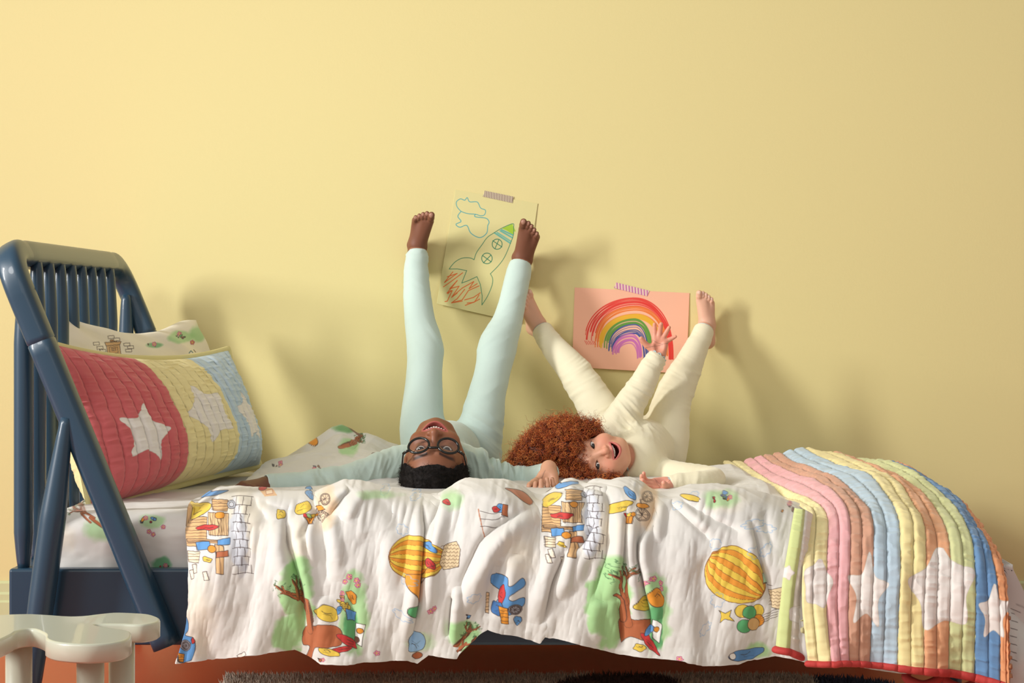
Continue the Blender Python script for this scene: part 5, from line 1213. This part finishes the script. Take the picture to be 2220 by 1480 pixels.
gs=[S(1338,925,4.97,.043),S(1352,900,4.97,.038),S(1368,872,4.98,.0335),S(1386,845,4.99,.0305),S(1402,815,5.0,.0265),S(1414,792,5.01,.0235),S(1426,773,5.02,.0210)]
ga=[S(1396,1018,4.90,.038),S(1460,1026,4.82,.028),S(1525,1032,4.70,.0235),S(1550,1038,4.62,.0215),S(1522,1043,4.57,.021),S(1485,1046,4.555,.0195),S(1450,1051,4.545,.0175)]
gc=[S(1384,996,4.86,.056),S(1392,978,4.97,.068),S(1408,975,5.06,.072)]
nkg=HG+RG@np.array([0,-2.8,-8.2])*SG/100
def f_gbot(p):
    a=chain(p,gr,.02);b=chain(p,gL,.02); a=cut(a,p,gr[-1][0],gr[-1][0]-gr[-2][0]); b=cut(b,p,gL[-1][0],gL[-1][0]-gL[-2][0])
    c=cap(p,P(1375,965,5.08),P(1420,975,5.08),.070); return smin(smin(a,c,.03),smin(b,c,.03),.012)
wr=[(gr[4][0],.055,(.5,0,1),.015,.0035,31),(gr[2][0],.07,(.25,0,1),.028,.0028,32),(gL[4][0],.05,(-.7,0,1),.016,.0042,33),(gL[2][0],.07,(-.5,0,1),.026,.0032,34),(gr[0][0],.05,(.6,0,.8),.022,.002,35),(gL[7][0],.03,(-.7,0,1),.010,.0026,36),(gr[7][0],.04,(.45,0,1),.016,.0025,37)]
build_cloth('pyjama_bottoms',f_gbot,[a for a,_ in gr+gL],.0026,M_cream,girl,wr)
def f_gtop(p):
    a=chain(p,gs,.02);b=chain(p,ga,.012); a=cut(a,p,gs[-1][0],gs[-1][0]-gs[-2][0]); b=cut(b,p,ga[-1][0],ga[-1][0]-ga[-2][0])
    c=chain(p,gc,.03); d=smin(smin(a,c,.025),smin(b,c,.02),.006)
    d=smin(d,cut(cap(p,gc[0][0],nkg+ug*.02,.052,.0385),p,nkg,ug),.015)
    hd=cap(p,HG+RG@np.array([0,1.6,-5.2])*SG/100,HG+RG@np.array([0,-1,3.])*SG/100,.050,.075)
    return smax(d,-hd,.004)
wr=[(P(1368,925,4.93),.05,(.75,0,.65),.014,.006,41),(P(1352,940,4.92),.045,(.6,0,.8),.014,.004,42),(gs[3][0],.04,(.5,0,1),.013,.0042,43),(gs[5][0],.035,(.6,0,1),.011,.0036,44),(gc[1][0]+[0,-.05,0],.09,(.9,0,.35),.030,.0030,45),(ga[5][0],.04,(1,0,0),.014,.002,46),(gc[2][0],.06,(.8,0,-.5),.02,.004,47)]
build_cloth('pyjama_top',f_gtop,[a for a,_ in gs+ga+gc],.0023,M_cream,girl,wr)
for c_ in (gs,ga):
    dv_=nz(c_[-1][0]-c_[-2][0]); ring('cuff_trim',c_[-1][0],dv_,c_[-1][1]*1.02,.0013,M_trimg,girl,wave=.0022)
for c_ in (gr,gL):
    dv_=nz(c_[-1][0]-c_[-2][0]); ring('cuff_trim',c_[-1][0],dv_,c_[-1][1]*1.0,.0009,M_trimg,girl)
ring('neck_trim',nkg,ug,.0385,.0015,M_trimg,girl)
def f_gcore(p):
    a=smin(chain(p,shrink(gr),.02),chain(p,shrink(gL),.02),.01); a=smin(a,cap(p,P(1375,965,5.08),P(1420,975,5.08),.058),.03); a=smin(a,chain(p,shrink(gc),.03),.03)
    b=smin(chain(p,shrink(gs,.72),.01),chain(p,shrink(ga,.70),.006),.004); a=smin(a,b,.008); return smin(a,cap(p,gc[0][0],nkg,.042,.028),.02)
lo,hi=bb(*[a for a,_ in gr+gL+gs+ga+gc],pad=.09); V,Fq=polygonize(f_gcore,lo,hi,.005); isl.append((relax(V,Fq,2),Fq,np.tile(SK,(len(V),1))))
SKF=np.array([226,178,152.])
foot(P(1533,704,5.255),P(1530,628,5.235),-1,.74,(0,-1,.2),SKF,(240,206,190),1.15,isl)
foot(P(1168,706,5.248),P(1136,630,5.20),1,.80,(.75,-.55,-.1),SKF,(240,206,190),1.1,isl)
w=gs[-1][0]
hand(w,P(1438,690,5.03)-w,(-.12,-1,.1),1,.70,[[.05,.15,.1],[.2,.3,.2],[.1,.15,.1],[.05,.1,.1]],SK,np.array([224,156,132.]),None,isl,thumb=(1.0,.35,.45),fat=1.28,spread=1.2,flen=.78,side=(-.08,-.14,-.32,-.75))
w=ga[-1][0]
hand(w,P(1385,1057,4.50)-w,(0,-.62,.78),1,.74,[[.2,.4,.3],[.25,.5,.3],[.3,.5,.3],[.4,.5,.3]],SK,np.array([228,160,140.]),None,isl,thumb=(.5,.7,.7),fat=1.22)
tree_islands(isl).build('body',M_skin_g,girl,True)
for s_ in (-1,1):
    c=HG+RG@np.array([s_*2.95,5.75,0])*SG/100; eye_obj('eye',c,.0128*SG,nz((.06,-.99,.06)),(34,26,24),girl,M_eye)
teeth(HG,RG,SG,girl,kwg,n=7,sz=.46,tk=.72)
# curly red hair: a mass shaped by lobes, then thousands of ringlets
lob=[(P(1222,975,4.84),(.085,.095,.068)),(P(1165,985,4.82),(.062,.075,.058)),(P(1205,948,4.84),(.060,.07,.045)),(P(1262,942,4.84),(.050,.06,.030)),(P(1130,1005,4.80),(.036,.055,.035)),(P(1260,1035,4.79),(.085,.075,.030)),(P(1310,1046,4.77),(.035,.045,.018)),(P(1285,930,4.84),(.026,.05,.022))]
def f_hair(p):
    d=None
    for c,r in lob:
        e=ell(p,c,r); d=e if d is None else smin(d,e,.012)
    return d
def face_clear(p):
    """>0 where the face must stay free"""
    q=L2(p,HG,RG,SG); ax=q[:,0]; 
    top=3.3-.05*(ax+1)**2; 
    return np.minimum(np.minimum(top-q[:,2],6.0-np.abs(ax*.98)),q[:,1]-1.0)*SG/100
def f_hm(p):
    d=f_hair(p)+.014+.020*vn3(p,17,15)+.007*vn3(p,60,5)+.004*vn3(p,140,6); return smax(d,face_clear(p),.004)
pts=[c for c,_ in lob]; lo,hi=bb(*pts,pad=.11); V,Fq=polygonize(f_hm,lo,hi,.003,margin=.006)
M_hairg=mat('red_hair',attr=True,rough=.38,spec=.5)
hm=MB(); hm.add(relax(V,Fq,1),Fq,(92,38,20))
N=vnormals(V,Fq); r_=np.random.default_rng(12)
m=1+len(V)//1; pick=r_.choice(len(V),10000); pos=V[pick]+N[pick]*r_.uniform(-.002,.010,(len(pick),1)); out=N[pick]+r_.normal(0,.5,(len(pick),3))
hc=HG+RG@np.array([0,-1,3.])*SG/100; k=face_clear(pos)<.001; pos,out=pos[k],out[k]
CL=[(188,88,40),(214,114,54),(150,64,30),(230,142,74),(124,50,26)]
Vc,Fc,Cc=curls(pos,out,0,.016,.0038,1.9,.00060,13,CL,segs=16); hm.add(Vc,Fc,Cc)
pick=r_.choice(len(V),1500); pos=V[pick]+N[pick]*.006; out=N[pick]+r_.normal(0,.3,(len(pick),3)); k=(face_clear(pos+N[pick]*.01)<-.004); pos,out=pos[k],out[k]
Vc,Fc,Cc=curls(pos,out,0,.026,.0055,2.2,.00042,14,CL[:4],segs=26); hm.add(Vc,Fc,Cc)
hm.build('hair',M_hairg,girl,True)
